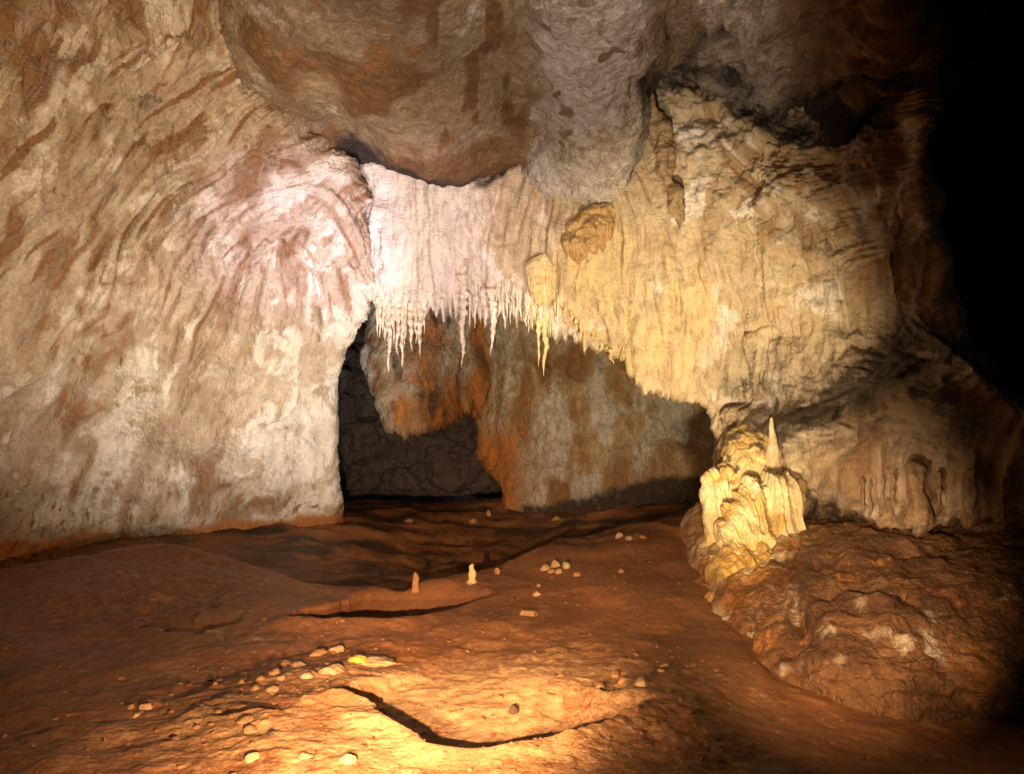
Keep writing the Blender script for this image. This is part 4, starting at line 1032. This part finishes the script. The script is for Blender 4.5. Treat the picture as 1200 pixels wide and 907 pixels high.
# grit strewn over the clay: too fine to count
rg = np.random.RandomState(21); gv = []; gf = []; gn = 0
GV, GF = ico(1)
cl = [(-1.6,4.7,.5,.5,420),(-.6,4.0,.9,.45,420),(.9,4.5,.7,.5,300),(.3,6.6,1.6,.8,260),(-2.6,6.2,1.6,.9,260),(1.9,7.6,1.0,.9,220),(-3.4,8.2,1.2,.5,120),(2.2,4.6,.8,.6,140),(-.9,5.4,.6,.4,160)]
for gx, gy, sx_, sy_, n_ in cl:
    n_ = int(n_ * .6)
    X = rg.normal(gx, sx_, n_); Y = np.maximum(rg.normal(gy, sy_, n_), 2.6); Z = floor_z(X, Y)
    for x_, y_, z_ in zip(X, Y, Z):
        r_ = .004 + .015 * rg.rand() ** 4
        V = GV * r_ * np.array([1.2, 1, .7]) * (1 + .35 * rg.normal(size=(len(GV), 1)))
        gv.append(V + np.array([x_, y_, z_ + r_ * .1])); gf.append(GF + gn); gn += len(GV)
tag(mesh_obj('gravel', np.concatenate(gv), np.concatenate(gf), M_grit, smooth=False), 'fine grit and crumbs of stone strewn over the clay floor', 'gravel', kind='stuff')
# yellow nodule with its pale collar
p = floor_at(424, 776); s = p[1] / K
nod = empty('calcite_nodule', (p[0], p[1], p[2]))
tag(nod, 'bright yellow calcite nodule in a whitish crust on the pale clay', 'calcite nodule')
V = IV * np.array([11, 9, 7]) * s * (1 + .15 * fbm(IV + 4, 1.5, 3))[:, None]; V += np.array([-4 * s, -2 * s, 2 * s])
mesh_obj('core', V, IF, M_yell, None, nod)
V = IV * np.array([26, 16, 5.5]) * s * (1 + .4 * fbm(IV + 14, 1.4, 4))[:, None]; V += np.array([8 * s, 6 * s, -1 * s])
mesh_obj('crust', V, IF, M_pale, None, nod)
for k, (x, y0, y1, hw, mt, lab) in enumerate([(487,691,670,4.2,M_stalo,'short orange stalagmite stump, left of two on the dark crest'),
                                         (553,682,660,4.6,M_staly,'taller cream stalagmite stump, right of two on the dark crest'),
                                         (583,672,665,4.0,M_stalo,'tiny broken stump right of the two stalagmites on the crest')]):
    p = floor_at(x, y1 + (y1 and (y0 - y1))); Y = p[1]
    b0 = at(x, y0, Y); b0[2] = min(b0[2], p[2]) - .02
    o = spike('stalagmite', b0, at(x, y1, Y), hw * Y / K * 1.0, mt, .12, 300 + k, blunt=True)
    tag(o, lab, 'stalagmite', 'stalagmite stumps on the crest')

tick('lamps')
# ------------------------------------------------------------------ lamps: unseen spots, some inferred from lit patches, some added as fill
def lamp(name, pos, target, W, color, angle=90, blend=.8, size=.12):
    l = bpy.data.lights.new(name, 'SPOT'); l.energy = W; l.color = color; l.spot_size = math.radians(angle); l.spot_blend = blend; l.shadow_soft_size = size
    o = bpy.data.objects.new(name, l); COL.objects.link(o); o.location = pos
    from mathutils import Vector
    o.rotation_euler = (Vector(target) - Vector(pos)).to_track_quat('-Z', 'Y').to_euler()
    return o
T = lambda x, y, Y: tuple(at(x, y, Y))
lamp('unseen_lamp', (-.6, 2.15, .54), T(440, 765, 5.4), 460, (1, .57, .29), 108, 1, .035)     # foreground clay
lamp('unseen_lamp', (-.5, .9, 1.12), T(560, 700, 7.2), 1500, (1, .58, .32), 42, 1, .035)           # slope behind it, added to even out the falloff
lamp('unseen_lamp', (-1.7, 3.4, 1.0), T(210, 240, 9.0), 1050, (1, .74, .47), 74, 1, .12)        # left wall
lamp('unseen_lamp', (-1.15, 8.35, .12), T(300, 420, 10.8), 540, (1, .94, .86), 92, 1, .1)         # lower right of left wall
lamp('unseen_lamp', (1.45, 5.0, .7), T(800, 385, 9.4), 1150, (1, .80, .50), 64, 1, .08)           # yellow edge
lamp('unseen_lamp', (-.3, 3.4, .95), T(505, 285, 10), 880, (1, .84, .95), 36, 1, .08)            # white curtain
lamp('unseen_lamp', (-1.3, 5.2, 1.0), T(350, 285, 9.6), 900, (.55, .52, 1), 34, 1, .15)         # cool light
lamp('unseen_lamp', (1.55, 5.6, .7), T(892, 622, 8), 120, (1, .72, .30), 38, 1, .05)            # column
lamp('unseen_lamp', (2.2, 4.9, .75), T(1010, 560, 7), 60, (1, .74, .46), 50, 1, .06)            # added to brighten the drip fringe at the right
lamp('unseen_lamp', (0.3, 8.6, .1), T(680, 470, 13), 50, (1, .80, .54), 70, 1, .1)              # back wall from below
lamp('unseen_lamp', (-.3, 6.0, 3.9), T(640, 520, 13.2), 330, (1, .88, .70), 34, 1, .04)         # back wall, added in mid-air to drop the curtain's shadow on it
lamp('unseen_lamp', (-.4, 1.2, 1.0), T(560, 60, 8.0), 820, (1, .83, .66), 58, 1, .2)            # ceiling
lamp('unseen_lamp', (.6, 1.6, 1.2), T(960, 700, 5.8), 820, (1, .60, .32), 34, 1, .08)           # mound
lamp('unseen_lamp', (-2.2, 12.8, 1.2), T(470, 500, 17.5), 9, (.72, .76, 1), 90, 1, .2)          # passage

w = bpy.data.worlds.new('World'); S.world = w; w.use_nodes = True
bg = w.node_tree.nodes['Background']; bg.inputs[0].default_value = (.9, .75, .6, 1); bg.inputs[1].default_value = .004

cam = bpy.data.cameras.new('camera'); co = bpy.data.objects.new('camera', cam); COL.objects.link(co)
co.location = tuple(EYE); co.rotation_euler = (math.pi / 2 + PITCH, 0, 0)
cam.sensor_width = 36; cam.lens = 36 * K / 1200; cam.clip_end = 200; cam.clip_start = .05
S.camera = co
S.view_settings.view_transform = 'Standard'; S.view_settings.look = 'None'; S.view_settings.exposure = 0.8; S.view_settings.gamma = 1
S.render.engine = 'CYCLES'
S.cycles.max_bounces = 2; S.cycles.diffuse_bounces = 2; S.cycles.glossy_bounces = 1; S.cycles.transmission_bounces = 0
S.cycles.use_denoising = True
S.cycles.sample_clamp_indirect = 4
